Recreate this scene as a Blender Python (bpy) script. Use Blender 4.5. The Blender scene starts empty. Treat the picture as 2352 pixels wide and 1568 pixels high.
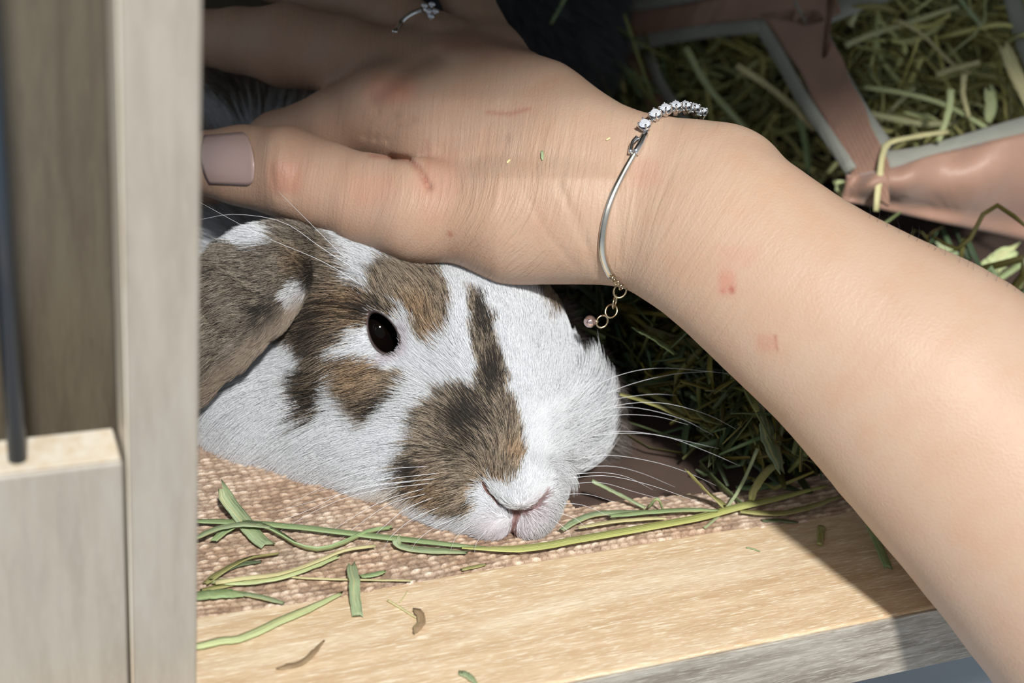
import bpy, bmesh, math, random
import numpy as np
from mathutils import Matrix, Vector
from mathutils.bvhtree import BVHTree
random.seed(7); RNG = np.random.default_rng(11)
SC = bpy.context.scene; COL = SC.collection

# ------------------------------------------------------------ camera, light, exposure
F = 50/36*2352.0
def nz(v): v = np.array(v, float); return v/np.linalg.norm(v)
_down = nz([-762, 5660, F]); _X = np.array([8004, -808, F]); _X = nz(_X-_down*_X.dot(_down)); _Y = np.cross(-_down, _X)
R = np.array([_X, _Y, -_down])                      # camera (right, down, forward) -> world
def ray(px, py): return R@np.array([px-1176, py-784, F])/F
CAM = -ray(1300, 1275)*.44
cd = bpy.data.cameras.new('camera'); cam = bpy.data.objects.new('camera', cd); COL.objects.link(cam)
M = Matrix.Identity(4)
for i, c in enumerate((R@[1, 0, 0], R@[0, -1, 0], R@[0, 0, -1])):
    for j in range(3): M[j][i] = c[j]
for j in range(3): M[j][3] = CAM[j]
cam.matrix_world = M
cd.lens = 50; cd.sensor_width = 36; cd.clip_start = .01; cd.clip_end = 50
cd.dof.use_dof = True; cd.dof.focus_distance = .436; cd.dof.aperture_fstop = 9.0
SC.camera = cam
w = bpy.data.worlds.new('world'); SC.world = w; w.use_nodes = True
w.node_tree.nodes['Background'].inputs[0].default_value = (.80, .90, 1.0, 1)
w.node_tree.nodes['Background'].inputs[1].default_value = .38
def area(name, loc, target, size, power, col):
    ld = bpy.data.lights.new(name, 'AREA'); ld.shape = 'DISK'; ld.size = size; ld.energy = power; ld.color = col
    o = bpy.data.objects.new(name, ld); COL.objects.link(o); o.location = loc
    o.rotation_euler = (Vector(target)-Vector(loc)).to_track_quat('-Z', 'Y').to_euler(); return o
area('ceiling_lamp', (-.27, -1.0, 1.25), (0, 0, 0), .12, 34, (1, .985, .96))
area('left_fill', (-1.15, -.85, 1.15), (0, 0, 0), .9, 3.2, (.90, .95, 1))  # broad fill added to brighten the left-facing sides, not a known lamp
SC.view_settings.view_transform = 'Standard'; SC.view_settings.look = 'None'
SC.view_settings.exposure = 0; SC.view_settings.gamma = 1; SC.view_settings.use_curve_mapping = False

# ------------------------------------------------------------ coordinates
def W(px, py, d): return CAM+ray(px, py)*d
def onz(px, py, z=0.0):
    q = ray(px, py); return CAM+q*((z-CAM[2])/q[2])
def onY(px, py, y):
    q = ray(px, py); return CAM+q*((y-CAM[1])/q[1])
def K(px, py, d): return np.array([(px-1176)/F*d, (py-784)/F*d, d])
def c2w(P): return P@R.T+CAM
def pix(P): return P[:, 0]/P[:, 2]*F+1176, P[:, 1]/P[:, 2]*F+784
def plane3(a, b, c):
    A, B, C_ = W(*a), W(*b), W(*c); n_ = nz(np.cross(B-A, C_-A))
    def f(px, py, off=0.):
        q = ray(px, py); t = (A-CAM).dot(n_)/q.dot(n_); return CAM+q*(t+off)
    return f

# ------------------------------------------------------------ scene helpers
def tag(o, label=None, cat=None, group=None, kind=None):
    for k, v in (('label', label), ('category', cat), ('group', group), ('kind', kind)):
        if v: o[k] = v
    return o
def empty(name, loc, label, cat, group=None):
    o = bpy.data.objects.new(name, None); COL.objects.link(o); o.location = loc; o.empty_display_size = .01
    return tag(o, label, cat, group)
def link(name, me, mat=None, parent=None, smooth=True):
    if mat is not None: me.materials.append(mat)
    if smooth and len(me.polygons): me.polygons.foreach_set('use_smooth', [True]*len(me.polygons))
    o = bpy.data.objects.new(name, me); COL.objects.link(o)
    if parent is not None:
        o.parent = parent
        m = Matrix.Identity(4); p = parent
        while p is not None: m = Matrix.Translation(p.location)@m; p = p.parent
        o.location = -m.translation if parent is not None else (0, 0, 0)
        me.transform(Matrix.Identity(4))
        # geometry is given in world coordinates
    return o
def mesh(name, V, Fc, mat=None, parent=None, smooth=True):
    me = bpy.data.meshes.new(name); me.from_pydata([tuple(map(float, v)) for v in V], [], [tuple(map(int, f)) for f in Fc]); me.update()
    return link(name, me, mat, parent, smooth)
def box(name, lo, hi, mat, parent=None, bev=.0008):
    bm = bmesh.new(); bmesh.ops.create_cube(bm, size=1)
    for v in bm.verts:
        v.co = Vector([(lo[i]+hi[i])/2+v.co[i]*(hi[i]-lo[i]) for i in range(3)])
    if bev: bmesh.ops.bevel(bm, geom=bm.edges[:], offset=bev, segments=3, profile=.5, affect='EDGES')
    me = bpy.data.meshes.new(name); bm.to_mesh(me); bm.free()
    o = link(name, me, mat, parent, False)
    return o
def resample(P, n):
    P = np.array(P, float); m = len(P)
    if m == 2:
        t = np.linspace(0, 1, n)[:, None]; return P[0]*(1-t)+P[1]*t
    Q = np.vstack([2*P[0]-P[1], P, 2*P[-1]-P[-2]]); out = []
    for t in np.linspace(0, m-1-1e-9, n):
        i = int(t); u = t-i; a, b, c, d = Q[i:i+4]
        out.append(.5*((2*b)+(-a+c)*u+(2*a-5*b+4*c-d)*u*u+(-a+3*b-3*c+d)*u**3))
    return np.array(out)
def tube_geo(P, r, sides=8, closed=False, flat=1.0, up=None):
    P = np.array(P, float); n = len(P); r = np.broadcast_to(np.array(r, float), (n,))
    T = np.gradient(P, axis=0) if not closed else np.roll(P, -1, 0)-np.roll(P, 1, 0)
    T /= np.linalg.norm(T, axis=1)[:, None]+1e-12
    ref = np.array(up if up is not None else [.13, .21, .97])
    V = []; Fc = []
    for i in range(n):
        a = np.cross(T[i], ref); a /= np.linalg.norm(a)+1e-9; b = np.cross(a, T[i])
        for k in range(sides):
            an = 2*math.pi*k/sides; V.append(P[i]+r[i]*(math.cos(an)*a+flat*math.sin(an)*b))
    for i in range(n if closed else n-1):
        j = (i+1) % n
        for k in range(sides):
            k2 = (k+1) % sides; Fc.append((i*sides+k, i*sides+k2, j*sides+k2, j*sides+k))
    if not closed:
        Fc.append(tuple(range(sides-1, -1, -1))); Fc.append(tuple((n-1)*sides+k for k in range(sides)))
    return V, Fc
def tube(name, P, r, mat, parent=None, **kw):
    V, Fc = tube_geo(P, r, **kw); return mesh(name, V, Fc, mat, parent)

# ------------------------------------------------------------ materials
class NT:
    def __init__(s, name):
        s.m = bpy.data.materials.new(name); s.m.use_nodes = True; s.t = s.m.node_tree; s.n = s.t.nodes; s.b = s.n['Principled BSDF']
    def node(s, ty, **kw):
        o = s.n.new(ty)
        for k, v in kw.items():
            if k.startswith('_'): setattr(o, k[1:], v)
            else: o.inputs[k.replace('__', ' ')].default_value = v
        return o
    def l(s, a, b): s.t.links.new(a, b)
    def coords(s, scale=(1, 1, 1), rot=(0, 0, 0), src='Object'):
        tc = s.node('ShaderNodeTexCoord'); mp = s.node('ShaderNodeMapping', Scale=scale, Rotation=rot); s.l(tc.outputs[src], mp.inputs[0]); return mp.outputs[0]
    def noise(s, co, scale, detail=4, rough=.55, dist=0):
        o = s.node('ShaderNodeTexNoise', Scale=scale, Detail=detail, Roughness=rough, Distortion=dist)
        if co is not None: s.l(co, o.inputs['Vector'])
        return o.outputs[0]
    def ramp(s, fac, stops, interp='LINEAR'):
        o = s.node('ShaderNodeValToRGB'); o.color_ramp.interpolation = interp; e = o.color_ramp.elements
        while len(e) < len(stops): e.new(.5)
        for el, (p, c) in zip(e, stops): el.position = p; el.color = (c, c, c, 1) if isinstance(c, (int, float)) else (*c, 1)
        s.l(fac, o.inputs[0]); return o.outputs[0]
    def mix(s, a, b, fac, mode='MIX'):
        o = s.n.new('ShaderNodeMix'); o.data_type = 'RGBA'; o.blend_type = mode
        for sock, v in ((o.inputs[0], fac), (o.inputs[6], a), (o.inputs[7], b)):
            if hasattr(v, 'is_linked'): s.l(v, sock)
            elif isinstance(v, (int, float)): sock.default_value = v
            else: sock.default_value = (*v, 1)
        return o.outputs[2]
    def math(s, op, a, b=0.):
        o = s.n.new('ShaderNodeMath'); o.operation = op
        for sock, v in ((o.inputs[0], a), (o.inputs[1], b)):
            if hasattr(v, 'is_linked'): s.l(v, sock)
            else: sock.default_value = v
        return o.outputs[0]
    def bump(s, h, strength, dist, prev=None):
        o = s.node('ShaderNodeBump', Strength=strength, Distance=dist); s.l(h, o.inputs['Height'])
        if prev is not None: s.l(prev, o.inputs['Normal'])
        return o.outputs[0]
    def fin(s, col=None, rough=.6, normal=None, **kw):
        if col is not None:
            if hasattr(col, 'is_linked'): s.l(col, s.b.inputs['Base Color'])
            else: s.b.inputs['Base Color'].default_value = (*col, 1)
        if hasattr(rough, 'is_linked'): s.l(rough, s.b.inputs['Roughness'])
        else: s.b.inputs['Roughness'].default_value = rough
        if normal is not None: s.l(normal, s.b.inputs['Normal'])
        for k, v in kw.items(): s.b.inputs[k.replace('_', ' ')].default_value = v
        return s.m
def wood(name, base, pale, dark, axis='x', rough=.45, streak=1.0):
    t = NT(name)
    sc = {'x': (1, 9, 9), 'z': (9, 9, 1)}[axis]
    co = t.coords(scale=sc)
    wob = t.noise(t.coords(), 14, 2)
    n1 = t.noise(co, 26, 5, .6, .25)                       # broad bands
    sc2 = {'x': (1, 14, 14), 'z': (14, 14, 1)}[axis]
    n2 = t.noise(t.coords(scale=sc2), 95, 4, .65, .6)       # pores, short streaks
    n5 = t.noise(t.coords(scale={'x': (1, 11, 11), 'z': (11, 11, 1)}[axis]), 210, 2, .6, .3)
    n3 = t.noise(t.coords(scale={'x': (1, 5, 5), 'z': (5, 5, 1)}[axis]), 9, 3, .5, 1.2)
    c = t.mix(dark, base, t.ramp(n1, [(.36, 0.), (.6, 1.)]))
    c = t.mix(c, pale, t.ramp(n3, [(.5, 0.), (.72, .55)]))
    c = t.mix(c, pale, t.math('MULTIPLY', t.ramp(n2, [(.56, 0.), (.66, 1.)]), .75*streak))
    c = t.mix(c, dark, t.math('MULTIPLY', t.ramp(n2, [(.30, 1.), (.44, 0.)]), .6*streak))
    c = t.mix(c, pale, t.math('MULTIPLY', t.ramp(n5, [(.55, 0.), (.66, 1.)]), .5*streak))
    c = t.mix(c, dark, t.math('MULTIPLY', t.ramp(n5, [(.32, 1.), (.44, 0.)]), .45*streak))
    return t.fin(c, rough, t.bump(n2, .25, .0003))
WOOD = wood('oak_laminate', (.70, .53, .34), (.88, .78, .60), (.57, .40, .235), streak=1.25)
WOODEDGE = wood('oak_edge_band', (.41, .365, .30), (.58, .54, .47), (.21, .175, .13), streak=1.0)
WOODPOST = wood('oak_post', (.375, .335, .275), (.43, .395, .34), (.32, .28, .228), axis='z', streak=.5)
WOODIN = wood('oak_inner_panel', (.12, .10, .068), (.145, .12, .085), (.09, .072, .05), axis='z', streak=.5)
WOODLIT = wood('oak_post_lit', (.70, .64, .53), (.78, .75, .67), (.62, .50, .35), axis='z', streak=.3)  # paler copy of the post wood, lamp light painted into the colour
def simple(name, col, rough=.5, nscale=None, amt=.3, **kw):
    t = NT(name)
    c = col
    if nscale: c = t.mix([x*(1-amt) for x in col], [min(1, x*(1+amt)) for x in col], t.noise(t.coords(), nscale, 4))
    return t.fin(c, rough, **kw)
SILVER = simple('polished_silver', (.80, .80, .80), .22, Metallic=1.0)
GOLD = simple('aged_pale_gold', (.50, .42, .27), .24, 300, .25, Metallic=1.0)
BARMETAL = simple('bangle_metal', (.74, .69, .60), .26, 120, .2, Metallic=1.0)
PEARL = simple('pink_pearl_metal', (.72, .55, .52), .12, Metallic=.9)
STONE = simple('clear_crystal', (.90, .94, 1.0), .12, Metallic=.3, IOR=2.2)
DARKROD = simple('dark_blue_rod', (.020, .035, .055), .22, 30, .2)
GREYFLOOR = simple('grey_floor', (.50, .55, .60), .6, 6, .08)
def haymat(name, col, var=.35, trans=.15):
    t = NT(name)
    co = t.coords(); n = t.noise(co, 60, 3); f = t.noise(co, 900, 2)
    c = t.mix([x*(1-var) for x in col], [min(1, x*(1+var)) for x in col], n)
    c = t.mix(c, [min(1, x*1.5+.05) for x in col], t.math('MULTIPLY', f, .35))
    at = t.node('ShaderNodeAttribute', _attribute_name='tint')
    c = t.mix(c, at.outputs[0], 1.0, 'MULTIPLY')
    rb = t.node('ShaderNodeAttribute', _attribute_name='rib'); mp = t.node('ShaderNodeMapping', Scale=(1.6, 5.5, 9)); t.l(rb.outputs['Vector'], mp.inputs[0])
    ln = t.noise(mp.outputs[0], 1.0, 3, .6, .3)
    c = t.mix(c, [min(1, x*1.35+.09) for x in col], t.ramp(ln, [(.50, 0.), (.68, .8)]))
    c = t.mix(c, [x*.55 for x in col], t.ramp(ln, [(.30, .85), (.44, 0.)]))
    c = t.mix(c, (.50, .44, .20), t.ramp(t.noise(mp.outputs[0], .35, 2), [(.52, 0.), (.70, .55)]))
    return t.fin(c, .5, t.bump(ln, .6, .0004), Specular_IOR_Level=.35)
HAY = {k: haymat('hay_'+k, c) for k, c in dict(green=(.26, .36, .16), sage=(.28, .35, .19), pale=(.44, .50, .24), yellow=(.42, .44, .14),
       dark=(.10, .14, .07), olive=(.30, .29, .10), brown=(.30, .20, .11), straw=(.58, .53, .27), bag=(.50, .50, .26), deep=(.16, .20, .09), shade_dark=(.09, .12, .055)).items()}
def fabric(name, col, scale=2200, sheen=.3, rough=.6):
    t = NT(name); co = t.coords()
    wv = t.node('ShaderNodeTexWave', Scale=scale/6.0, Distortion=1.0, Detail=1.0); t.l(co, wv.inputs['Vector'])
    n = t.noise(co, 45, 4); n2 = t.noise(t.coords(scale=(1, 1, .4)), 20, 3, .5, 1)
    c = t.mix([x*.72 for x in col], [min(1, x*1.2) for x in col], n)
    b = t.bump(n2, .6, .006); b = t.bump(wv.outputs[1], .25, .0004, b)
    return t.fin(c, rough, b, Sheen_Weight=sheen)
PINK = fabric('dusty_pink_fabric', (.46, .27, .195), rough=.42)
BINDING = fabric('sage_binding_tape', (.37, .375, .32), rough=.8)
# skin
def skinmat():
    t = NT('skin')
    at = t.node('ShaderNodeAttribute', _attribute_name='skin'); fl = t.node('ShaderNodeAttribute', _attribute_name='flow')
    mp = t.node('ShaderNodeMapping', Scale=(1150, 120, 120)); t.l(fl.outputs['Vector'], mp.inputs[0])
    wr = t.node('ShaderNodeTexNoise', Scale=1.0, Detail=3.0, Roughness=.6, Distortion=.35); t.l(mp.outputs[0], wr.inputs['Vector'])
    mp2 = t.node('ShaderNodeMapping', Scale=(480, 45, 45)); t.l(fl.outputs['Vector'], mp2.inputs[0])
    wr2 = t.node('ShaderNodeTexNoise', Scale=1.0, Detail=2.0, Roughness=.5, Distortion=.3); t.l(mp2.outputs[0], wr2.inputs['Vector'])
    co = t.coords(); pore = t.node('ShaderNodeTexVoronoi', Scale=1300.0); t.l(co, pore.inputs['Vector'])
    mot = t.noise(co, 90, 4, .6); mot2 = t.noise(co, 22, 3)
    c = t.mix(at.outputs[0], (.95, .80, .74), t.ramp(mot, [(.4, 0.), (.72, .4)]), 'MULTIPLY')
    c = t.mix(c, (1.0, .93, .86), t.ramp(mot2, [(.35, 0.), (.7, .5)]), 'MULTIPLY')
    amt = t.math('MULTIPLY', wr.outputs[0], at.outputs['Alpha'])
    amt2 = t.math('MULTIPLY', wr2.outputs[0], at.outputs['Alpha'])
    b = t.bump(amt2, .9, .0008); b = t.bump(amt, .9, .00046, b); b = t.bump(pore.outputs[0], .35, .00020, b)
    t.fin(c, .50, b, Subsurface_Weight=.25, Subsurface_Scale=.004, Specular_IOR_Level=.35)
    t.b.inputs['Subsurface Radius'].default_value = (1, .35, .18)
    return t.m
SKIN = skinmat()
NAIL = simple('thumb_nail', (.48, .34, .31), .28, 60, .06, Subsurface_Weight=.2, Subsurface_Scale=.002, Coat_Weight=.2)
def furskin():
    t = NT('rabbit_skin'); at = t.node('ShaderNodeAttribute', _attribute_name='hcol')
    return t.fin(at.outputs[0], .9, Specular_IOR_Level=.1)
FURSKIN = furskin()
def furmat():
    t = NT('rabbit_fur'); at = t.node('ShaderNodeAttribute', _attribute_name='hcol')
    hi = t.node('ShaderNodeHairInfo')
    c = t.mix((.80, .78, .76), (1, 1, 1), hi.outputs['Intercept'])
    c = t.mix(at.outputs[0], c, 1.0, 'MULTIPLY')
    return t.fin(c, .5, Specular_IOR_Level=.25)
FUR = furmat()
EYE = simple('rabbit_eye', (.004, .0025, .002), .03, 200, .5, Specular_IOR_Level=.16)
LID = simple('eyelid_skin', (.055, .04, .038), .45, 300, .2)
WHW = simple('white_whisker', (.78, .80, .84), .35)
WHB = simple('black_whisker', (.03, .03, .035), .35)
NOSESKIN = simple('nose_skin', (.52, .33, .30), .5, 300, .15)

# ------------------------------------------------------------ SDF modelling tools (camera-metric space)
def smin(a, b, k):
    h = np.clip(.5+.5*(b-a)/k, 0, 1); return b*(1-h)+a*h-k*h*(1-h)
def smax(a, b, k): return -smin(-a, -b, k)
def ell(P, c, r, ang=0., pitch=0.):
    """ellipsoid: c=(px,py,depth), r in px at that depth, ang = rotation in the view plane"""
    cc = K(*c); q = P-cc; s = c[2]/F; ca, sa = math.cos(ang), math.sin(ang)
    x = q[:, 0]*ca+q[:, 1]*sa; y = -q[:, 0]*sa+q[:, 1]*ca; z = q[:, 2]
    if pitch:
        cp, sp = math.cos(pitch), math.sin(pitch); y, z = y*cp+z*sp, -y*sp+z*cp
    rr = np.array(r)*s
    k0 = np.sqrt((x/rr[0])**2+(y/rr[1])**2+(z/rr[2])**2); k1 = np.sqrt((x/rr[0]**2)**2+(y/rr[1]**2)**2+(z/rr[2]**2)**2)
    return k0*(k0-1)/(k1+1e-9)
def chain(P, pts, k=0.0):
    """pts: (px,py,depth,halfwidth px,halfthickness px) -> elliptical tapered chain"""
    out = None
    A = [K(*p[:3]) for p in pts]
    for i in range(len(pts)-1):
        a, b = A[i], A[i+1]; d = b-a; L2 = d.dot(d)
        h = np.clip((P-a)@d/L2, 0, 1)[:, None]
        wa, wb = pts[i][3]*pts[i][2]/F, pts[i+1][3]*pts[i+1][2]/F
        ta, tb = pts[i][4]*pts[i][2]/F, pts[i+1][4]*pts[i+1][2]/F
        wd = wa+(wb-wa)*h[:, 0]; th = ta+(tb-ta)*h[:, 0]
        q = P-(a+h*d)
        vaxis = np.array([0, 0, 1.]); vaxis = vaxis-d*(d.dot(vaxis)/L2); vaxis /= np.linalg.norm(vaxis)
        v = q@vaxis; u2 = np.maximum((q*q).sum(1)-v*v, 0)
        e = np.sqrt(u2/wd**2+v*v/th**2)
        g = np.sqrt(u2/wd**4+v*v/th**4)+1e-9
        f = e*(e-1)/g
        f = np.where(e < 1e-3, -np.minimum(wd, th), f)
        out = f if out is None else (np.minimum(out, f) if not k else smin(out, f, k))
    return out
def polymesh(fn, lo, hi, h, cs=5):
    lo = np.array(lo); n = (np.ceil((np.array(hi)-lo)/h/cs).astype(int)+1)*cs
    cn = n//cs
    g = np.stack(np.meshgrid(*[lo[i]+(np.arange(cn[i])+.5)*h*cs for i in range(3)], indexing='ij'), -1).reshape(-1, 3)
    fc = fn(g)
    near = (np.abs(fc) < h*cs*1.6+.002).reshape(cn)
    V = np.repeat(np.repeat(np.repeat(fc.reshape(cn), cs, 0), cs, 1), cs, 2).astype(np.float32)
    mask = np.repeat(np.repeat(np.repeat(near, cs, 0), cs, 1), cs, 2)
    idx = np.argwhere(mask); pts = lo+(idx+.5)*h
    vals = np.concatenate([fn(pts[i:i+400000]) for i in range(0, len(pts), 400000)])
    V[mask] = vals
    S = V < 0
    # surface nets
    c = S[:-1, :-1, :-1].astype(np.int8)
    tot = sum(S[i:n[0]-1+i, j:n[1]-1+j, k:n[2]-1+k].astype(np.int8) for i in (0, 1) for j in (0, 1) for k in (0, 1))
    cell = (tot > 0) & (tot < 8); ci = np.argwhere(cell)
    acc = np.zeros((len(ci), 3)); cnt = np.zeros(len(ci))
    corners = [(i, j, k) for i in (0, 1) for j in (0, 1) for k in (0, 1)]
    for a in corners:
        for ax in range(3):
            if a[ax] == 0:
                b = list(a); b[ax] = 1
                va = V[ci[:, 0]+a[0], ci[:, 1]+a[1], ci[:, 2]+a[2]]; vb = V[ci[:, 0]+b[0], ci[:, 1]+b[1], ci[:, 2]+b[2]]
                cr = (va < 0) != (vb < 0); t = np.where(cr, va/(va-vb+1e-20), 0)
                p = np.array(a, float)[None]+np.zeros((len(ci), 1)); p[:, ax] += t
                acc[cr] += p[cr]; cnt[cr] += 1
    vert = lo+(ci+acc/cnt[:, None]+.5)*h
    vid = -np.ones(cell.shape, int); vid[cell] = np.arange(len(ci))
    faces = []
    for ax in range(3):
        o = [d for d in range(3) if d != ax]
        sl = [slice(1, n[d]-1) for d in range(3)]; sl[ax] = slice(0, n[ax]-1)
        sh = list(sl); sh[ax] = slice(1, n[ax])
        s0 = S[tuple(sl)]; s1 = S[tuple(sh)]
        e = np.argwhere(s0 != s1); off = np.array([1, 1, 1]); off[ax] = 0; e = e+off
        inside0 = S[e[:, 0], e[:, 1], e[:, 2]]
        q = []
        for (u, v_) in ((0, 0), (1, 0), (1, 1), (0, 1)):
            d = e.copy(); d[:, o[0]] -= u; d[:, o[1]] -= v_; q.append(vid[d[:, 0], d[:, 1], d[:, 2]])
        q = np.stack(q, 1)
        flip = inside0 if ax != 1 else ~inside0
        q[~flip] = q[~flip][:, ::-1]; faces.append(q)
    faces = np.concatenate(faces); faces = faces[(faces >= 0).all(1)]
    for _ in range(2):                                     # project on the isosurface
        f0 = fn(vert); e_ = .0004
        gr = np.stack([(fn(vert+np.eye(3)[i]*e_)-f0)/e_ for i in range(3)], 1)
        vert -= np.clip(f0/((gr**2).sum(1)+1e-9), -.0006, .0006)[:, None]*gr
    return vert, faces
def hashn(I):
    I = I.astype(np.int64); h = (I[..., 0]*73856093) ^ (I[..., 1]*19349663) ^ (I[..., 2]*83492791)
    h = (h ^ (h >> 13))*1274126177; return ((h ^ (h >> 16)) & 0xffff)/65535.0
def vnoise(P, s):
    Q = P*s+1000; I = np.floor(Q); f = Q-I; f = f*f*(3-2*f); out = 0
    for i in (0, 1):
        for j in (0, 1):
            for k in (0, 1):
                w_ = (f[:, 0] if i else 1-f[:, 0])*(f[:, 1] if j else 1-f[:, 1])*(f[:, 2] if k else 1-f[:, 2])
                out = out+w_*hashn(I+np.array([i, j, k]))
    return out*2-1
def sdfobj(name, fn, lo, hi, h, mat, parent):
    v, f = polymesh(fn, lo, hi, h)
    me = bpy.data.meshes.new(name)
    me.vertices.add(len(v)); me.vertices.foreach_set('co', c2w(v).astype(np.float32).ravel())
    me.loops.add(len(f)*4); me.loops.foreach_set('vertex_index', f.astype(np.int32).ravel())
    me.polygons.add(len(f)); me.polygons.foreach_set('loop_start', np.arange(0, len(f)*4, 4, dtype=np.int32))
    me.update(calc_edges=True)
    o = link(name, me, mat, parent); return o, v, f
def attr(me, name, data, ty='FLOAT_COLOR', dom='POINT'):
    a = me.attributes.new(name, ty, dom)
    a.data.foreach_set('color' if ty == 'FLOAT_COLOR' else ('vector' if ty == 'FLOAT_VECTOR' else 'value'), np.asarray(data, np.float32).ravel())
def inpoly(px, py, poly):
    poly = np.array(poly, float); c = np.zeros(len(px), bool); n = len(poly); j = n-1
    for i in range(n):
        xi, yi = poly[i]; xj, yj = poly[j]
        if yi != yj:
            c ^= ((yi > py) != (yj > py)) & (px < (xj-xi)*(py-yi)/(yj-yi)+xi)
        j = i
    return c
def segd(px, py, pl):
    d = np.full(len(px), 1e9)
    for (x0, y0), (x1, y1) in zip(pl[:-1], pl[1:]):
        L = (x1-x0)**2+(y1-y0)**2; t = np.clip(((px-x0)*(x1-x0)+(py-y0)*(y1-y0))/L, 0, 1)
        d = np.minimum(d, np.hypot(px-x0-t*(x1-x0), py-y0-t*(y1-y0)))
    return d

# ============================================================ THE SETTING AND THE CAGE
tag(box('floor', (-1.5, -1.5, -.42), (1.8, 1.5, -.40), GREYFLOOR, None, 0), kind='structure')
cage = empty('pet_cage', (0, 0, 0), 'pale oak wooden pet cage with open front sill and blurred door frame at left', 'cage')
YF = -.0512; YP = -.034
sill = box('front_sill', (-.30, YF+.0006, -.0255), (.62, 0, 0), WOOD, cage, .0011)
tag(sill, 'wide pale oak sill board lit by the lamp')
tag(box('edge_band', (-.30, YF-.0002, -.0251), (.62, YF+.0012, -.0008), WOODEDGE, sill, .0003), 'greyer oak edge banding')
box('base_board', (-.40, .0005, -.03), (.62, .62, -.003), simple('brown_floor_pad', (.085, .055, .042), .8, 60, .35), cage)
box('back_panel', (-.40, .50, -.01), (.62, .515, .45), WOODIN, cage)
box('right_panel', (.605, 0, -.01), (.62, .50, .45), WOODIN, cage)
box('shade_roof', (-.40, -.232, .45), (.62, .515, .465), WOODIN, cage)  # unseen roof, overhang added to shade the hand and interior
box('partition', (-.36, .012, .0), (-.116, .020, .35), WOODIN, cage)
# door frame at left: stile, rail, rod
def xat(px, py, y): return onY(px, py, y)[0]
xr = xat(459, 784, YP); xl = xat(291, 784, YP)
dth = .0150
stile = box('door_stile', (xl, YP, -.02), (xr, YP+dth, .35), WOODPOST, cage, .0009)
tag(stile, 'blurred vertical oak upright at the left')
box('lit_edge_plate', (xl-.0004, YP+.0012, -.018), (xl+.0004, YP+dth-.0008, .349), WOODLIT, stile, .0001)  # thin pale plate paints the lit left side of the stile
zr = onY(150, 1082, YP)[2]
rail = box('door_rail', (-.26, YP+.0007, -.02), (xl-.0012, YP+dth, zr), WOODPOST, cage, .0009)
box('lit_ledge_plate', (-.26, YP+.002, zr-.0004), (xl-.0018, YP+dth-.0005, zr+.0003), WOODLIT, rail, .0001)  # thin pale plate paints the light on top of the rail
pr = onY(38, 1022, YP+.0065)
rod = tube('rod', [(pr[0], YP+.0065, zr-.004), (pr[0], YP+.0065, .35)], .0021, DARKROD, cage, sides=20, up=(1, 0, 0))
for k in (1, 2): tube('rod', [(pr[0]-.021*k, YP+.0065, zr-.004), (pr[0]-.021*k, YP+.0065, .35)], .0021, DARKROD, cage, sides=20, up=(1, 0, 0))

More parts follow.
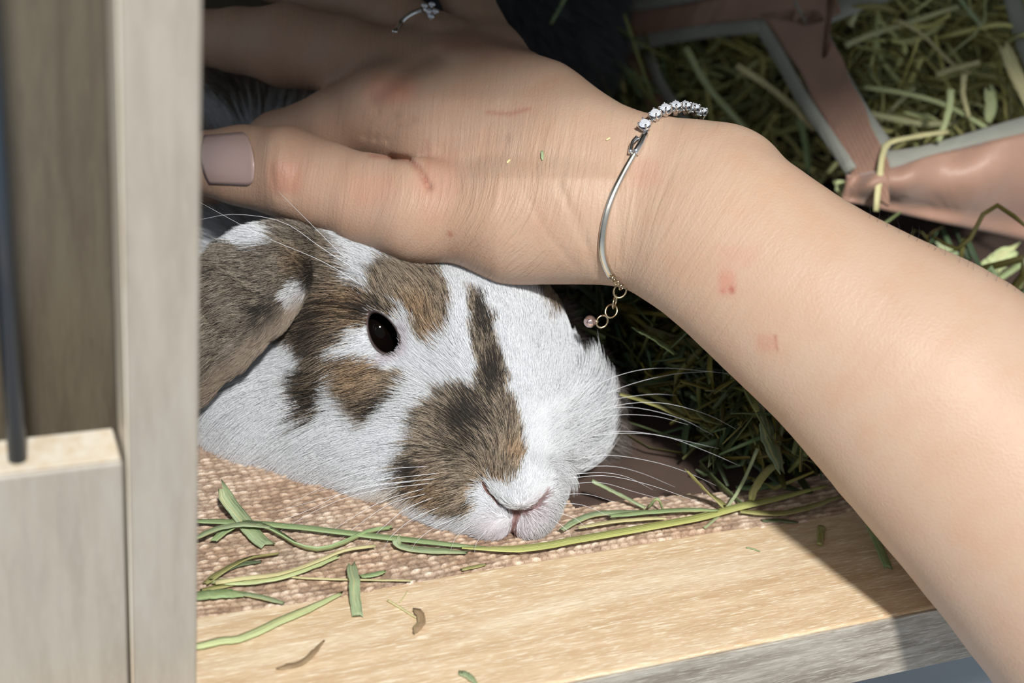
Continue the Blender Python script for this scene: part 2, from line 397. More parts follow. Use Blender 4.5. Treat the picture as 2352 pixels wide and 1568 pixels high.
# mat
def matmat():
    t = NT('woven_mat'); at = t.node('ShaderNodeAttribute', _attribute_name='weave'); co = t.coords()
    n = t.noise(co, 1500, 3, .6); n2 = t.noise(co, 35, 3)
    c = t.ramp(at.outputs['Fac'], [(.0, (.17, .11, .075)), (.35, (.42, .305, .22)), (.7, (.70, .56, .435)), (1., (.95, .87, .75))])  # stitch tops lightened, gaps darkened: highlight and shade painted by height
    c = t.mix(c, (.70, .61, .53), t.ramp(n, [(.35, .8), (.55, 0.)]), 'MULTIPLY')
    c = t.mix(c, (.90, .82, .75), t.ramp(n2, [(.4, 0.), (.6, 1.)]), 'MULTIPLY')
    return t.fin(c, .7, t.bump(n, .5, .0005), Sheen_Weight=.2)
def build_mat():
    x0, x1, y0, y1 = -.16, .40, -.004, .24; h = .00055
    xs = np.concatenate([np.arange(x0, .06, h), np.arange(.06, x1, .002)]); ys = np.concatenate([np.arange(y0, .075, h), np.arange(.075, y1, .002)])
    Xg, Yg = np.meshgrid(xs, ys, indexing='ij')
    P = np.stack([Xg.ravel(), Yg.ravel(), 0*Xg.ravel()], 1)
    jit = vnoise(P, 120)*.0005
    # chunky rows of slanted stitches
    rows = .0018; r = (P[:, 1]+jit)/rows; ri = np.floor(r); fr = r-ri
    st = .0031; s = (P[:, 0]+vnoise(P, 90)*.0009+vnoise(P+2, 420)*.0005+fr*.0014*np.where(ri % 2, 1, -1)+ri*.0017)/st; si = np.floor(s); fs = s-si
    rnd = hashn(np.stack([ri, si, 0*ri], 1))
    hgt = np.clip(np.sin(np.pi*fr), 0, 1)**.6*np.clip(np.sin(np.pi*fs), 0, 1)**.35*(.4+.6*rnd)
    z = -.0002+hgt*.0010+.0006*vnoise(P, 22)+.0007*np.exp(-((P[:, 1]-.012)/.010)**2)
    z -= .004*np.clip((.001-P[:, 1])/.004, 0, 1)**2+.0
    z = np.where(P[:, 1] < .0045, np.minimum(z, .0009), z)
    P[:, 2] = z
    nx, ny = len(xs), len(ys); I = np.arange(nx*ny).reshape(nx, ny)
    f = np.stack([I[:-1, :-1], I[1:, :-1], I[1:, 1:], I[:-1, 1:]], -1).reshape(-1, 4)
    cc_ = P[f].mean(1); f = f[~((cc_[:, 0] > .012) & (cc_[:, 1] > .019+.002*np.sin(cc_[:, 0]*60)))]
    me = bpy.data.meshes.new('woven_mat'); me.vertices.add(len(P)); me.vertices.foreach_set('co', P.astype(np.float32).ravel())
    me.loops.add(len(f)*4); me.loops.foreach_set('vertex_index', f.astype(np.int32).ravel())
    me.polygons.add(len(f)); me.polygons.foreach_set('loop_start', np.arange(0, len(f)*4, 4, dtype=np.int32)); me.update(calc_edges=True)
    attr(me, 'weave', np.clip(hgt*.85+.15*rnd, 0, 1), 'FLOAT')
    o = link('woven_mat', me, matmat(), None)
    tag(o, 'tan woven straw mat under the rabbit, edge meeting the oak sill', 'mat')
    # the mat's front edge is slightly wavy: build y offset
    co = np.empty(len(P)*3, np.float32); me.vertices.foreach_get('co', co); co = co.reshape(-1, 3)
    co[:, 1] += .0022*np.sin(co[:, 0]*38+1.2)*np.exp(-np.clip(co[:, 1], 0, 1)/.01)
    co[:, 1] = np.maximum(co[:, 1], -.006)
    me.vertices.foreach_set('co', co.ravel()); me.update()
build_mat()

# ============================================================ RABBIT
U = F/.44
def eyeshape(px, py):
    """<0 inside the almond opening, in px"""
    a = math.radians(62); x = (px-879)*math.cos(a)+(py-764)*math.sin(a); y = -(px-879)*math.sin(a)+(py-764)*math.cos(a)
    hw = 30+4*(x/50)
    return (np.sqrt((x/52)**2+(y/hw)**2)-1)*34
def headf(P):
    px, py = pix(P)
    f = ell(P, (930, 800, .482), (300, 255, 250), .35)
    f = smin(f, ell(P, (800, 660, .486), (180, 150, 190), .35), .020)
    f = smin(f, ell(P, (1112, 790, .470), (172, 215, 190), -.12), .012)
    f = smin(f, chain(P, [(1080, 800, .468, 165, 165), (1150, 960, .456, 140, 140), (1178, 1090, .449, 112, 112)]), .012)
    f = smin(f, ell(P, (700, 940, .490), (270, 205, 225), .25), .016)
    f = smin(f, ell(P, (900, 1040, .476), (210, 150, 190), .2), .014)
    f = smin(f, ell(P, (1268, 982, .472), (80, 112, 108), .05), .018)
    f = smin(f, ell(P, (1238, 840, .473), (60, 140, 92), -.28), .012)
    f = smin(f, ell(P, (1015, 1160, .456), (95, 52, 90), .25), .006)
    f = smin(f, ell(P, (460, 870, .53), (290, 225, 290)), .015)
    # muzzle pads and chin
    f = smin(f, ell(P, (1072, 1130, .449), (105, 80, 85), .35), .006)
    f = smin(f, ell(P, (1118, 1186, .444), (62, 46, 62), .2), .004)
    f = smin(f, ell(P, (1240, 1150, .450), (48, 78, 75), .3), .005)
    f = smin(f, ell(P, (1213, 1188, .446), (42, 42, 56), -.3), .0035)
    f = smin(f, ell(P, (1150, 1200, .464), (110, 42, 90), 0), .004)
    # nose
    f = smin(f, ell(P, (1205, 1105, .4390), (58, 62, 66), .1), .004)
    f = smin(f, ell(P, (1192, 1148, .4375), (40, 24, 48), .0), .003)
    # brow ridge, socket rim
    f = smin(f, ell(P, (930, 690, .452), (95, 55, 70), .5), .010)
    f = smin(f, ell(P, (850, 860, .452), (110, 50, 60), .3), .012)
    dd = 1/F*.44
    f = smax(f, -(np.maximum(eyeshape(px, py)*dd+.0002, P[:, 2]-.470)), .0016)
    # nostril slits and philtrum (cut only the front)
    nl = segd(px, py, [(1112, 1112), (1126, 1136), (1150, 1160), (1188, 1180)])*dd
    f = smax(f, -np.maximum(nl-.0009, P[:, 2]-.4385), .0022)
    nr = segd(px, py, [(1188, 1180), (1222, 1166), (1250, 1138), (1262, 1108)])*dd
    f = smax(f, -np.maximum(nr-.0006, P[:, 2]-.4375), .002)
    ph = segd(px, py, [(1188, 1178), (1181, 1205), (1170, 1240)])*dd
    f = smax(f, -np.maximum(ph-.0005, P[:, 2]-.4395), .0022)
    return f
def bodyf(P):
    f = ell(P, (400, 430, .625), (330, 300, 330), .3)
    f = smin(f, ell(P, (470, 575, .535), (150, 105, 95), .2), .02)
    f = smin(f, ell(P, (570, 250, .592), (190, 110, 110), .1), .02)
    f = smin(f, ell(P, (560, 330, .60), (200, 170, 200)), .03)
    f = smin(f, ell(P, (420, 640, .57), (250, 220, 220), .3), .03)
    return f
def earf(P):
    f = chain(P, [(697, 570, .464, 55, 36), (655, 600, .4555, 88, 30), (575, 652, .449, 112, 22), (480, 733, .4475, 122, 19), (385, 830, .453, 118, 19), (310, 930, .46, 70, 17)], .004)
    px, py = pix(P)
    f = f+.0012*np.exp(-(segd(px, py, [(560, 600), (470, 690)])/60)**2)
    f = smin(f, chain(P, [(682, 640, .455, 18, 22), (622, 720, .449, 18, 20), (530, 806, .447, 16, 18), (425, 890, .45, 16, 18)], .003), .006)
    return f
BROWN = [
 # crown, behind the eye, down the jaw
 [(560, 480), (700, 480), (800, 555), (806, 600), (812, 655), (850, 675), (905, 700), (930, 735), (850, 715), (835, 745), (815, 765), (800, 790), (782, 812), (786, 850), (770, 900), (762, 945), (735, 965), (712, 945), (700, 900), (722, 850), (715, 820), (690, 790), (640, 770), (600, 780), (560, 700)],
 [(880, 600), (985, 600), (1025, 640), (1042, 700), (1028, 770), (985, 806), (962, 780), (955, 745), (925, 710), (860, 695), (850, 655), (858, 625)],
 [(785, 812), (830, 822), (895, 848), (948, 868), (935, 905), (905, 945), (868, 978), (828, 950), (800, 900), (788, 850)],
 [(1078, 670), (1098, 678), (1122, 690), (1140, 740), (1150, 800), (1168, 880), (1188, 930), (1203, 990), (1207, 1050), (1192, 1100), (1170, 1112), (1130, 1098), (1105, 1106), (1088, 1140), (1090, 1182), (1030, 1178), (965, 1152), (925, 1130), (928, 1060), (962, 1000), (968, 950), (1015, 905), (1092, 885), (1098, 850), (1085, 790), (1078, 740)],
 [(1232, 655), (1300, 655), (1300, 760), (1268, 745)],
]
ORANGE = [(840, 850, 65), (960, 720, 50), (1000, 770, 40), (690, 600, 30), (800, 700, 50), (985, 1130, 55), (820, 740, 35), (1120, 1130, 40), (1185, 1040, 30)]
DARK = [(742, 740, 55, 80), (738, 890, 28, 70), (640, 720, 60, 40), (836, 712, 46, 22), (1110, 730, 25, 60), (1130, 860, 25, 70), (1080, 960, 40, 60), (950, 1080, 30, 40), (720, 640, 30, 60), (900, 930, 40, 30)]
def furcol(px, py, P, rnd, ear=False):
    n = len(px)
    jx = px+vnoise(P, 260)*9+(rnd[:, 0]-.5)*16; jy = py+vnoise(P+3, 260)*9+(rnd[:, 1]-.5)*22
    br = np.zeros(n, bool)
    for p in BROWN: br |= inpoly(jx, jy, p)
    if ear: br = np.ones(n, bool); 
    wh = (np.hypot((jx-588)/58, (jy-540)/30) < 1) | (np.hypot((jx-683)/16, (jy-676)/34) < 1)
    if ear: br &= ~wh
    white = np.array([.83, .855, .885])*(.93+.12*rnd[:, 2:3])
    tan = np.clip(1-np.hypot((px-900)/95, (py-1140)/45), 0, 1)[:, None]
    white = white*(1-tan*np.array([.12, .28, .45]))
    pinkm = np.clip(1-segd(px, py, [(1120, 1205), (1160, 1225), (1200, 1205), (1235, 1175)])/50, 0, 1)[:, None]
    white = white*(1-pinkm*np.array([.14, .22, .20]))
    pinke = np.clip(1-segd(px, py, [(925, 760), (930, 815), (880, 825)])/26, 0, 1)[:, None]
    white = white*(1-pinke*np.array([.25, .33, .30]))
    # agouti: banded hairs, ticking in streaks
    tick = 1.15*vnoise(P, 2600)+.55*vnoise(P+7, 1000)+(rnd[:, 3]-.5)*1.9-.12
    org = np.zeros(n)
    for x, y, r in ORANGE: org = np.maximum(org, np.exp(-((px-x)**2+(py-y)**2)/r**2))
    dk = np.zeros(n)
    for x, y, rx, ry in DARK: dk = np.maximum(dk, np.exp(-((px-x)/rx)**2-((py-y)/ry)**2))
    a = np.array([.58, .49, .38]); b = np.array([.34, .27, .195]); c = np.array([.05, .042, .036])
    t = np.clip(tick*.5+.5-.75*dk, 0, 1)[:, None]
    brown = np.where(t > .5, b+(a-b)*(t-.5)*2, c+(b-c)*np.clip(t*2.6-.3, 0, 1))
    o3 = org[:, None]*.85; brown = brown*(1-o3)+brown*np.array([1.15, .94, .74])*o3
    if ear: brown = brown*np.array([.74, .77, .81])
    wisp = ((px > 1300) & (py > 760) & (py < 1090) & (rnd[:, 1] < np.clip((px-1295)/110, 0, .6)))[:, None]; white = np.where(wisp, white*.30, white)
    out = np.where(br[:, None], brown, white)
    # nose/mouth dark slit
    sl = np.minimum(segd(px, py, [(1112, 1112), (1126, 1136), (1150, 1160), (1188, 1180), (1171, 1238)]), segd(px, py, [(1188, 1180), (1225, 1164), (1250, 1138)]))
    if not ear: out = np.where((sl < 7)[:, None], out*np.array([.5, .36, .34]), out)
    return out, br
FLOW = np.array([(1180, 1090, -.1, -1), (1120, 800, -.1, -1), (1100, 690, -.15, -1), (1210, 800, .12, -1), (1280, 860, .45, -.85), (1330, 950, .85, -.35), (1370, 1010, 1, .2),
 (1300, 1100, .9, .15), (1270, 1180, .75, .5), (1215, 1225, .3, 1), (1150, 1230, -.25, 1), (1080, 1180, -.8, .55), (1000, 1100, -1, .2), (1000, 985, -.85, -.4), (1060, 900, -.55, -.8),
 (940, 880, -.95, -.2), (880, 900, -.85, .45), (750, 850, -.95, .35), (600, 950, -.8, .65), (500, 1020, -.6, .85), (700, 1090, -.75, .7), (900, 1150, -.75, .65), (820, 1010, -.9, .45),
 (930, 1010, -.98, .15), (900, 640, -.5, -.8), (980, 680, -.4, -.9), (780, 590, -.9, -.3), (740, 760, -.95, .25), (700, 660, -.7, .5), (960, 770, -.35, -.9), (1000, 850, -.75, -.65), (1270, 700, .3, -.9),
 (1160, 1160, -.3, -.8), (1230, 1120, .4, -.8), (840, 790, -.9, .3), (930, 830, -.4, -.4)], float)
EARFLOW = np.array([(700, 560, -.8, .2), (600, 640, -.97, .15), (500, 730, -.95, .35), (650, 730, -.75, .6), (480, 870, -.8, .6), (420, 850, -.8, .6)], float)
BODYFLOW = np.array([(500, 250, -.6, -.5), (650, 250, .2, -1), (450, 600, -1, 0)], float)
def flow(px, py, T):
    d2 = (px[:, None]-T[None, :, 0])**2+(py[:, None]-T[None, :, 1])**2
    w_ = 1/(d2+900)**1.6; v = (w_[:, :, None]*T[None, :, 2:]).sum(1); return v/(np.linalg.norm(v, axis=1)[:, None]+1e-9)
def make_fur(name, verts, faces, n, lenf, flowT, colf, parent, radius=.00007, lift=.45, skip=None, region=None, npt=5, clump=.22):
    tri = np.concatenate([faces[:, [0, 1, 2]], faces[:, [0, 2, 3]]])
    A, B, C_ = verts[tri[:, 0]], verts[tri[:, 1]], verts[tri[:, 2]]
    nr = np.cross(B-A, C_-A); ar = np.linalg.norm(nr, axis=1); nn = nr/(ar[:, None]+1e-15)
    cen = (A+B+C_)/3; cp, cq = pix(cen); view = -cen/np.linalg.norm(cen, axis=1)[:, None]
    fac = (nn*view).sum(1); wt = ar*np.where(fac > -.1, 1., .15)
    if region is not None: wt = wt*region(cp, cq)
    ti = RNG.choice(len(tri), n, p=wt/wt.sum()); u, v = RNG.random(n), RNG.random(n); s = u+v > 1; u[s], v[s] = 1-u[s], 1-v[s]
    P = A[ti]+u[:, None]*(B-A)[ti]+v[:, None]*(C_-A)[ti]; N = nn[ti]
    # smooth normals
    VN = np.zeros_like(verts)
    for k in range(3): np.add.at(VN, tri[:, k], nr)
    VN /= np.linalg.norm(VN, axis=1)[:, None]+1e-15
    N = VN[tri[ti, 0]]*(1-u-v)[:, None]+VN[tri[ti, 1]]*u[:, None]+VN[tri[ti, 2]]*v[:, None]; N /= np.linalg.norm(N, axis=1)[:, None]+1e-12
    px, py = pix(P)
    if skip is not None:
        keep = ~skip(px, py, P); P, N, px, py = P[keep], N[keep], px[keep], py[keep]; n = len(P)
    rnd = RNG.random((n, 5))
    d = flow(px, py, flowT)
    ang = .22*vnoise(P, 120)+.12*vnoise(P, 480)+(rnd[:, 4]-.5)*.35
    ca, sa = np.cos(ang), np.sin(ang); dx = d[:, 0]*ca-d[:, 1]*sa; dy = d[:, 0]*sa+d[:, 1]*ca
    T = np.stack([dx, dy, 0*dx], 1); T -= N*(T*N).sum(1)[:, None]; T /= np.linalg.norm(T, axis=1)[:, None]+1e-6
    L = lenf(px, py)*(.65+.6*rnd[:, 0])
    lift = lift*(1+1.0*np.clip((px-1270)/60, 0, 1)*(py > 800)*(py < 1100))+np.where((py > 1120) & (px < 1080), .25, 0)
    lf = lift*(.6+.8*rnd[:, 1])+.25*vnoise(P+5, 200)*lift
    ss = np.linspace(0, 1, npt)[None, :, None]
    Q = P[:, None]+L[:, None, None]*(T[:, None]*ss*.95+N[:, None]*(lf[:, None, None]*(ss-.55*ss**2)))
    if clump:                                             # pull tips together
        cell = .0011; key = np.floor(P/cell); 
        _, inv = np.unique((key[:, 0]*1e8+key[:, 1]*1e4+key[:, 2]).astype(np.int64), return_inverse=True)
        m = inv.max()+1; cnt = np.bincount(inv, minlength=m)[:, None]; tip = Q[:, -1]
        ct = np.stack([np.bincount(inv, tip[:, k], m) for k in range(3)], 1)/np.maximum(cnt, 1)
        off = (ct[inv]-tip)*clump*(.3+.9*rnd[:, 2:3]); Q += off[:, None]*ss**1.6
    col, _ = colf(px, py, P, rnd)
    hc = bpy.data.hair_curves.new(name); hc.add_curves([npt]*n)
    hc.position_data.foreach_set('vector', c2w(Q.reshape(-1, 3)).astype(np.float32).ravel())
    rad = np.broadcast_to(np.linspace(1, .22, npt)[None], (n, npt))*radius*(.75+.5*rnd[:, 3:4])
    ra = hc.attributes.get('radius') or hc.attributes.new('radius', 'FLOAT', 'POINT'); ra.data.foreach_set('value', rad.astype(np.float32).ravel())
    attr(hc, 'hcol', np.concatenate([col, np.ones((n, 1))], 1), 'FLOAT_COLOR', 'CURVE')
    hc.materials.append(FUR)
    o = bpy.data.objects.new(name, hc); COL.objects.link(o); o.parent = parent; o.location = -parent.matrix_world.translation if False else (0, 0, 0)
    o['kind'] = 'stuff'
    return o
rabbit = empty('rabbit', (0, 0, 0), 'white and brown lop eared rabbit resting its head on the mat under the hand', 'rabbit')
head, hv, hf = sdfobj('head', headf, (K(240, 480, .40)[0]-.02, K(900, 430, .46)[1], .405), (K(1420, 800, .47)[0], K(900, 1290, .46)[1], .60), .00095, FURSKIN, rabbit)
px, py = pix(hv); rn = RNG.random((len(hv), 5)); rn[:, :2] = .5; rn[:, 3] = .45
cc, _ = furcol(px, py, hv, rn); cc = cc*.85
lowmask = (segd(px, py, [(1112, 1112), (1126, 1136), (1150, 1160), (1188, 1180)]) < 8) | (segd(px, py, [(1188, 1180), (1171, 1238)]) < 4)
cc[lowmask] = (.16, .085, .075)
es = eyeshape(px, py); cc[es < 6] = (.10, .065, .055)
attr(head.data, 'hcol', np.concatenate([cc, np.ones((len(hv), 1))], 1))
def facelen(px, py):
    L = .0095*np.ones(len(px))
    nose = np.hypot((px-1180), (py-1120)*.8); L = np.minimum(L, .0022+.0075*np.clip((nose-40)/330, 0, 1))
    br = segd(px, py, [(1190, 1080), (1150, 850), (1110, 650)]); L = np.minimum(L, .0030+.006*np.clip((br-60)/220, 0, 1))
    e = np.clip(eyeshape(px, py)/70, 0, 1); L = np.minimum(L, .0014+.0065*e)
    L = np.where((px > 820) & (px < 1060) & (py < 800), np.minimum(L, .0048), L)
    L = np.where((px > 1285) & (py > 880) & (py < 1090), L+.007*np.clip((px-1285)/40, 0, 1), L)
    L = np.where((px < 760) & (py > 850), .0125, L)
    L = np.where((py > 1140) & (px < 1080), np.maximum(L, .0055), L)
    return L
def skipface(px, py, P):
    nl = np.minimum(segd(px, py, [(1112, 1112), (1126, 1136), (1150, 1160), (1188, 1180)]), segd(px, py, [(1188, 1180), (1177, 1222)])) < 4
    return (eyeshape(px, py) < 2.5) | nl
make_fur('fur', hv, hf, 230000, facelen, FLOW, furcol, rabbit, .000056, .42, skipface, region=lambda x, y: np.where((x > 430) & (y < 1300), 1., .12))
# ear
ear, ev, ef = sdfobj('ear', earf, (K(200, 480, .44)[0], K(900, 470, .45)[1], .42), (K(800, 800, .47)[0], K(900, 1080, .46)[1], .50), .00095, FURSKIN, rabbit)
px, py = pix(ev); cc, _ = furcol(px, py, ev, np.full((len(ev), 5), .5), True)
attr(ear.data, 'hcol', np.concatenate([cc*.8, np.ones((len(ev), 1))], 1))
def earcol(px, py, P, rnd):
    c, b = furcol(px, py, P, rnd, True)
    ed = np.exp(-(segd(px, py, [(700, 690), (640, 750), (545, 838), (440, 925)])/26)**2)[:, None]
    return c*(1-ed)+np.array([.36, .29, .225])*(.8+.4*rnd[:, 2:3])*ed, b
make_fur('fur', ev, ef, 60000, lambda x, y: .0042+.0035*np.exp(-((x-600)/70)**2-((y-530)/40)**2), EARFLOW, earcol, ear, .000056, .35)
# far side ear: a dark fringe beyond the right cheek
def farear(P): return chain(P, [(1262, 740, .494, 26, 30), (1298, 830, .496, 38, 30), (1338, 920, .497, 50, 30), (1352, 1000, .498, 50, 26)], .004)
fe, fv, ff_ = sdfobj('ear', farear, (K(1200, 640, .49)[0], K(1200, 640, .49)[1], .48), (K(1440, 640, .49)[0], K(1200, 1100, .49)[1], .52), .0012, FURSKIN, rabbit)
def farcol(px, py, P, rnd): return np.array([.16, .14, .125])*(.35+1.6*rnd[:, 3:4]), None
attr(fe.data, 'hcol', np.concatenate([farcol(*pix(fv), fv, np.full((len(fv), 5), .4))[0], np.ones((len(fv), 1))], 1))
make_fur('fur', fv, ff_, 5000, lambda x, y: .009+0*x, np.array([(1300, 800, .8, -.1), (1360, 950, .9, .45)], float), farcol, fe, .00008, .6)
# the body
body, bv, bf_ = sdfobj('body', bodyf, (K(20, 100, .60)[0], K(20, 60, .60)[1], .48), (K(860, 100, .60)[0], K(20, 880, .60)[1], .74), .002, FURSKIN, rabbit)
px, py = pix(bv)
def bodycol(px, py, P, rnd):
    m = (vnoise(P, 38)+.25*vnoise(P, 160)+(rnd[:, 0]-.5)*.3 + .35*np.exp(-((px-640)/70)**2-((py-255)/50)**2) - .25*np.exp(-((px-490)/50)**2-((py-240)/70)**2)) > .0
    w_ = np.array([.84, .86, .90])*(.9+.15*rnd[:, 2:3]); b = np.array([.27, .23, .18])*(.4+1.2*rnd[:, 3:4])
    return np.where(m[:, None] & (py < 440)[:, None], b, w_), m
cc, _ = bodycol(px, py, bv, np.full((len(bv), 5), .5)); attr(body.data, 'hcol', np.concatenate([cc, np.ones((len(bv), 1))], 1))
make_fur('fur', bv, bf_, 26000, lambda x, y: .016+0*x, BODYFLOW, bodycol, body, .00013, .8, clump=.6)
# eye
hb = BVHTree.FromPolygons([Vector(v) for v in c2w(hv)], [tuple(f) for f in hf.tolist()])
def cast(bvh, px, py, off=0., default=.44):
    q = Vector(ray(px, py)); h = bvh.ray_cast(Vector(CAM), q.normalized()); d = default
    if h[0] is not None: d = h[3]/q.length
    return W(px, py, d-off), d
def eye_center():
    return K(869, 760, .4590)
ec = eye_center(); bm = bmesh.new(); bmesh.ops.create_uvsphere(bm, u_segments=48, v_segments=32, radius=.0086)
me = bpy.data.meshes.new('eye'); bm.to_mesh(me); bm.free()
me.transform(Matrix.Translation(Vector(c2w(ec[None])[0]))); link('eye', me, EYE, rabbit)
ring = []
for a in np.linspace(0, 2*math.pi, 48, endpoint=False):
    ang = math.radians(62); r0 = 1.0
    lx = 55*math.cos(a); hw = 32+4*(lx/50); ly = hw*math.sin(a)
    x = 879+lx*math.cos(ang)-ly*math.sin(ang); y = 764+lx*math.sin(ang)+ly*math.cos(ang)
    x2 = 879+(lx*1.2)*math.cos(ang)-(ly*1.3)*math.sin(ang); y2 = 764+(lx*1.2)*math.sin(ang)+(ly*1.3)*math.cos(ang)
    p, d = cast(hb, x2, y2); ring.append(W(x, y, d+.0006))
tube('eyelid', ring, .00045, LID, rabbit, sides=8, closed=True)

# whiskers: (start px,py) .. end
def whisker(pts, mat, r=.00009, d0=None, dd=-.012, lab=None):
    p0, d = cast(hb, *pts[0]); n = 14; Q = resample(pts, n); P = [W(Q[i][0], Q[i][1], d-.0002+dd*(i/(n-1))) for i in range(n)]
    o = tube('whisker', P, np.linspace(r, r*.25, n), mat, rabbit, sides=5)
    if lab: o['label'] = lab
for p, m in [
  ([(1010, 1098), (880, 1112), (760, 1140), (620, 1178)], 0), ([(1000, 1108), (850, 1128), (740, 1165), (600, 1245)], 0), ([(980, 1120), (880, 1150), (790, 1200), (735, 1240)], 0),
  ([(985, 1132), (900, 1155), (830, 1200), (780, 1240)], 0), ([(1020, 1085), (900, 1098), (800, 1110), (720, 1130)], 0), ([(1000, 1140), (930, 1170), (870, 1220), (840, 1250)], 0),
  ([(1020, 1160), (950, 1190), (900, 1230), (880, 1262)], 0), ([(1060, 1185), (1000, 1210), (960, 1240), (945, 1262)], 0), ([(990, 1070), (880, 1078), (780, 1100), (660, 1160)], 0),
  ([(960, 1105), (820, 1120), (700, 1175), (560, 1225)], 0), ([(1090, 1200), (1050, 1230), (1035, 1262)], 0), ([(1120, 1215), (1095, 1245), (1090, 1268)], 0),
  ([(990, 1030), (940, 1020), (880, 1020), (810, 1040)], 1), ([(975, 990), (900, 950), (780, 915), (640, 912), (470, 915)], 1), ([(1010, 975), (975, 940), (920, 920)], 1), ([(760, 875), (650, 885), (560, 905), (455, 950)], 1),
  ([(830, 712), (770, 690), (700, 668), (620, 690)], 1),
  ([(800, 600), (740, 540), (690, 490), (640, 440)], 0), ([(850, 640), (740, 570), (650, 510), (540, 492), (455, 505)], 0), ([(840, 660), (740, 600), (600, 540), (460, 465)], 0),
  ([(1330, 905), (1420, 862), (1520, 845), (1680, 858)], 0), ([(1345, 925), (1440, 885), (1540, 860), (1640, 852)], 0), ([(1325, 880), (1360, 840), (1375, 790), (1372, 755)], 0),
  ([(1350, 935), (1420, 915), (1500, 905), (1555, 908)], 0), ([(1335, 960), (1420, 930), (1520, 925), (1620, 950), (1690, 985)], 0), ([(1320, 985), (1400, 955), (1500, 955), (1580, 975)], 0),
  ([(1330, 1005), (1420, 995), (1520, 1000), (1620, 1035), (1700, 1070)], 0), ([(1345, 1000), (1440, 990), (1540, 1005), (1650, 1030)], 0), ([(1315, 1055), (1400, 1045), (1500, 1060), (1580, 1085), (1645, 1115)], 0),
  ([(1310, 1075), (1400, 1070), (1470, 1085), (1550, 1118)], 0), ([(1305, 1098), (1390, 1092), (1480, 1110), (1570, 1140), (1640, 1168)], 0), ([(1300, 1112), (1380, 1108), (1460, 1130), (1535, 1150)], 0),
  ([(1290, 1135), (1350, 1135), (1420, 1155)], 0), ([(1285, 1155), (1340, 1160), (1400, 1185)], 0), ([(1275, 1175), (1320, 1190), (1350, 1215)], 0), ([(1265, 1190), (1300, 1215), (1315, 1240)], 0), ([(1340, 895), (1365, 875), (1395, 865)], 0), ([(1350, 945), (1450, 935), (1560, 960), (1640, 1000)], 0),
  ([(1300, 1090), (1380, 1085), (1440, 1095), (1500, 1125)], 0)]:
    whisker(p, WHB if m else WHW, .00008 if m else .000092, dd=-.010 if p[0][0] < 1200 else .004, lab='black whisker' if m else None)

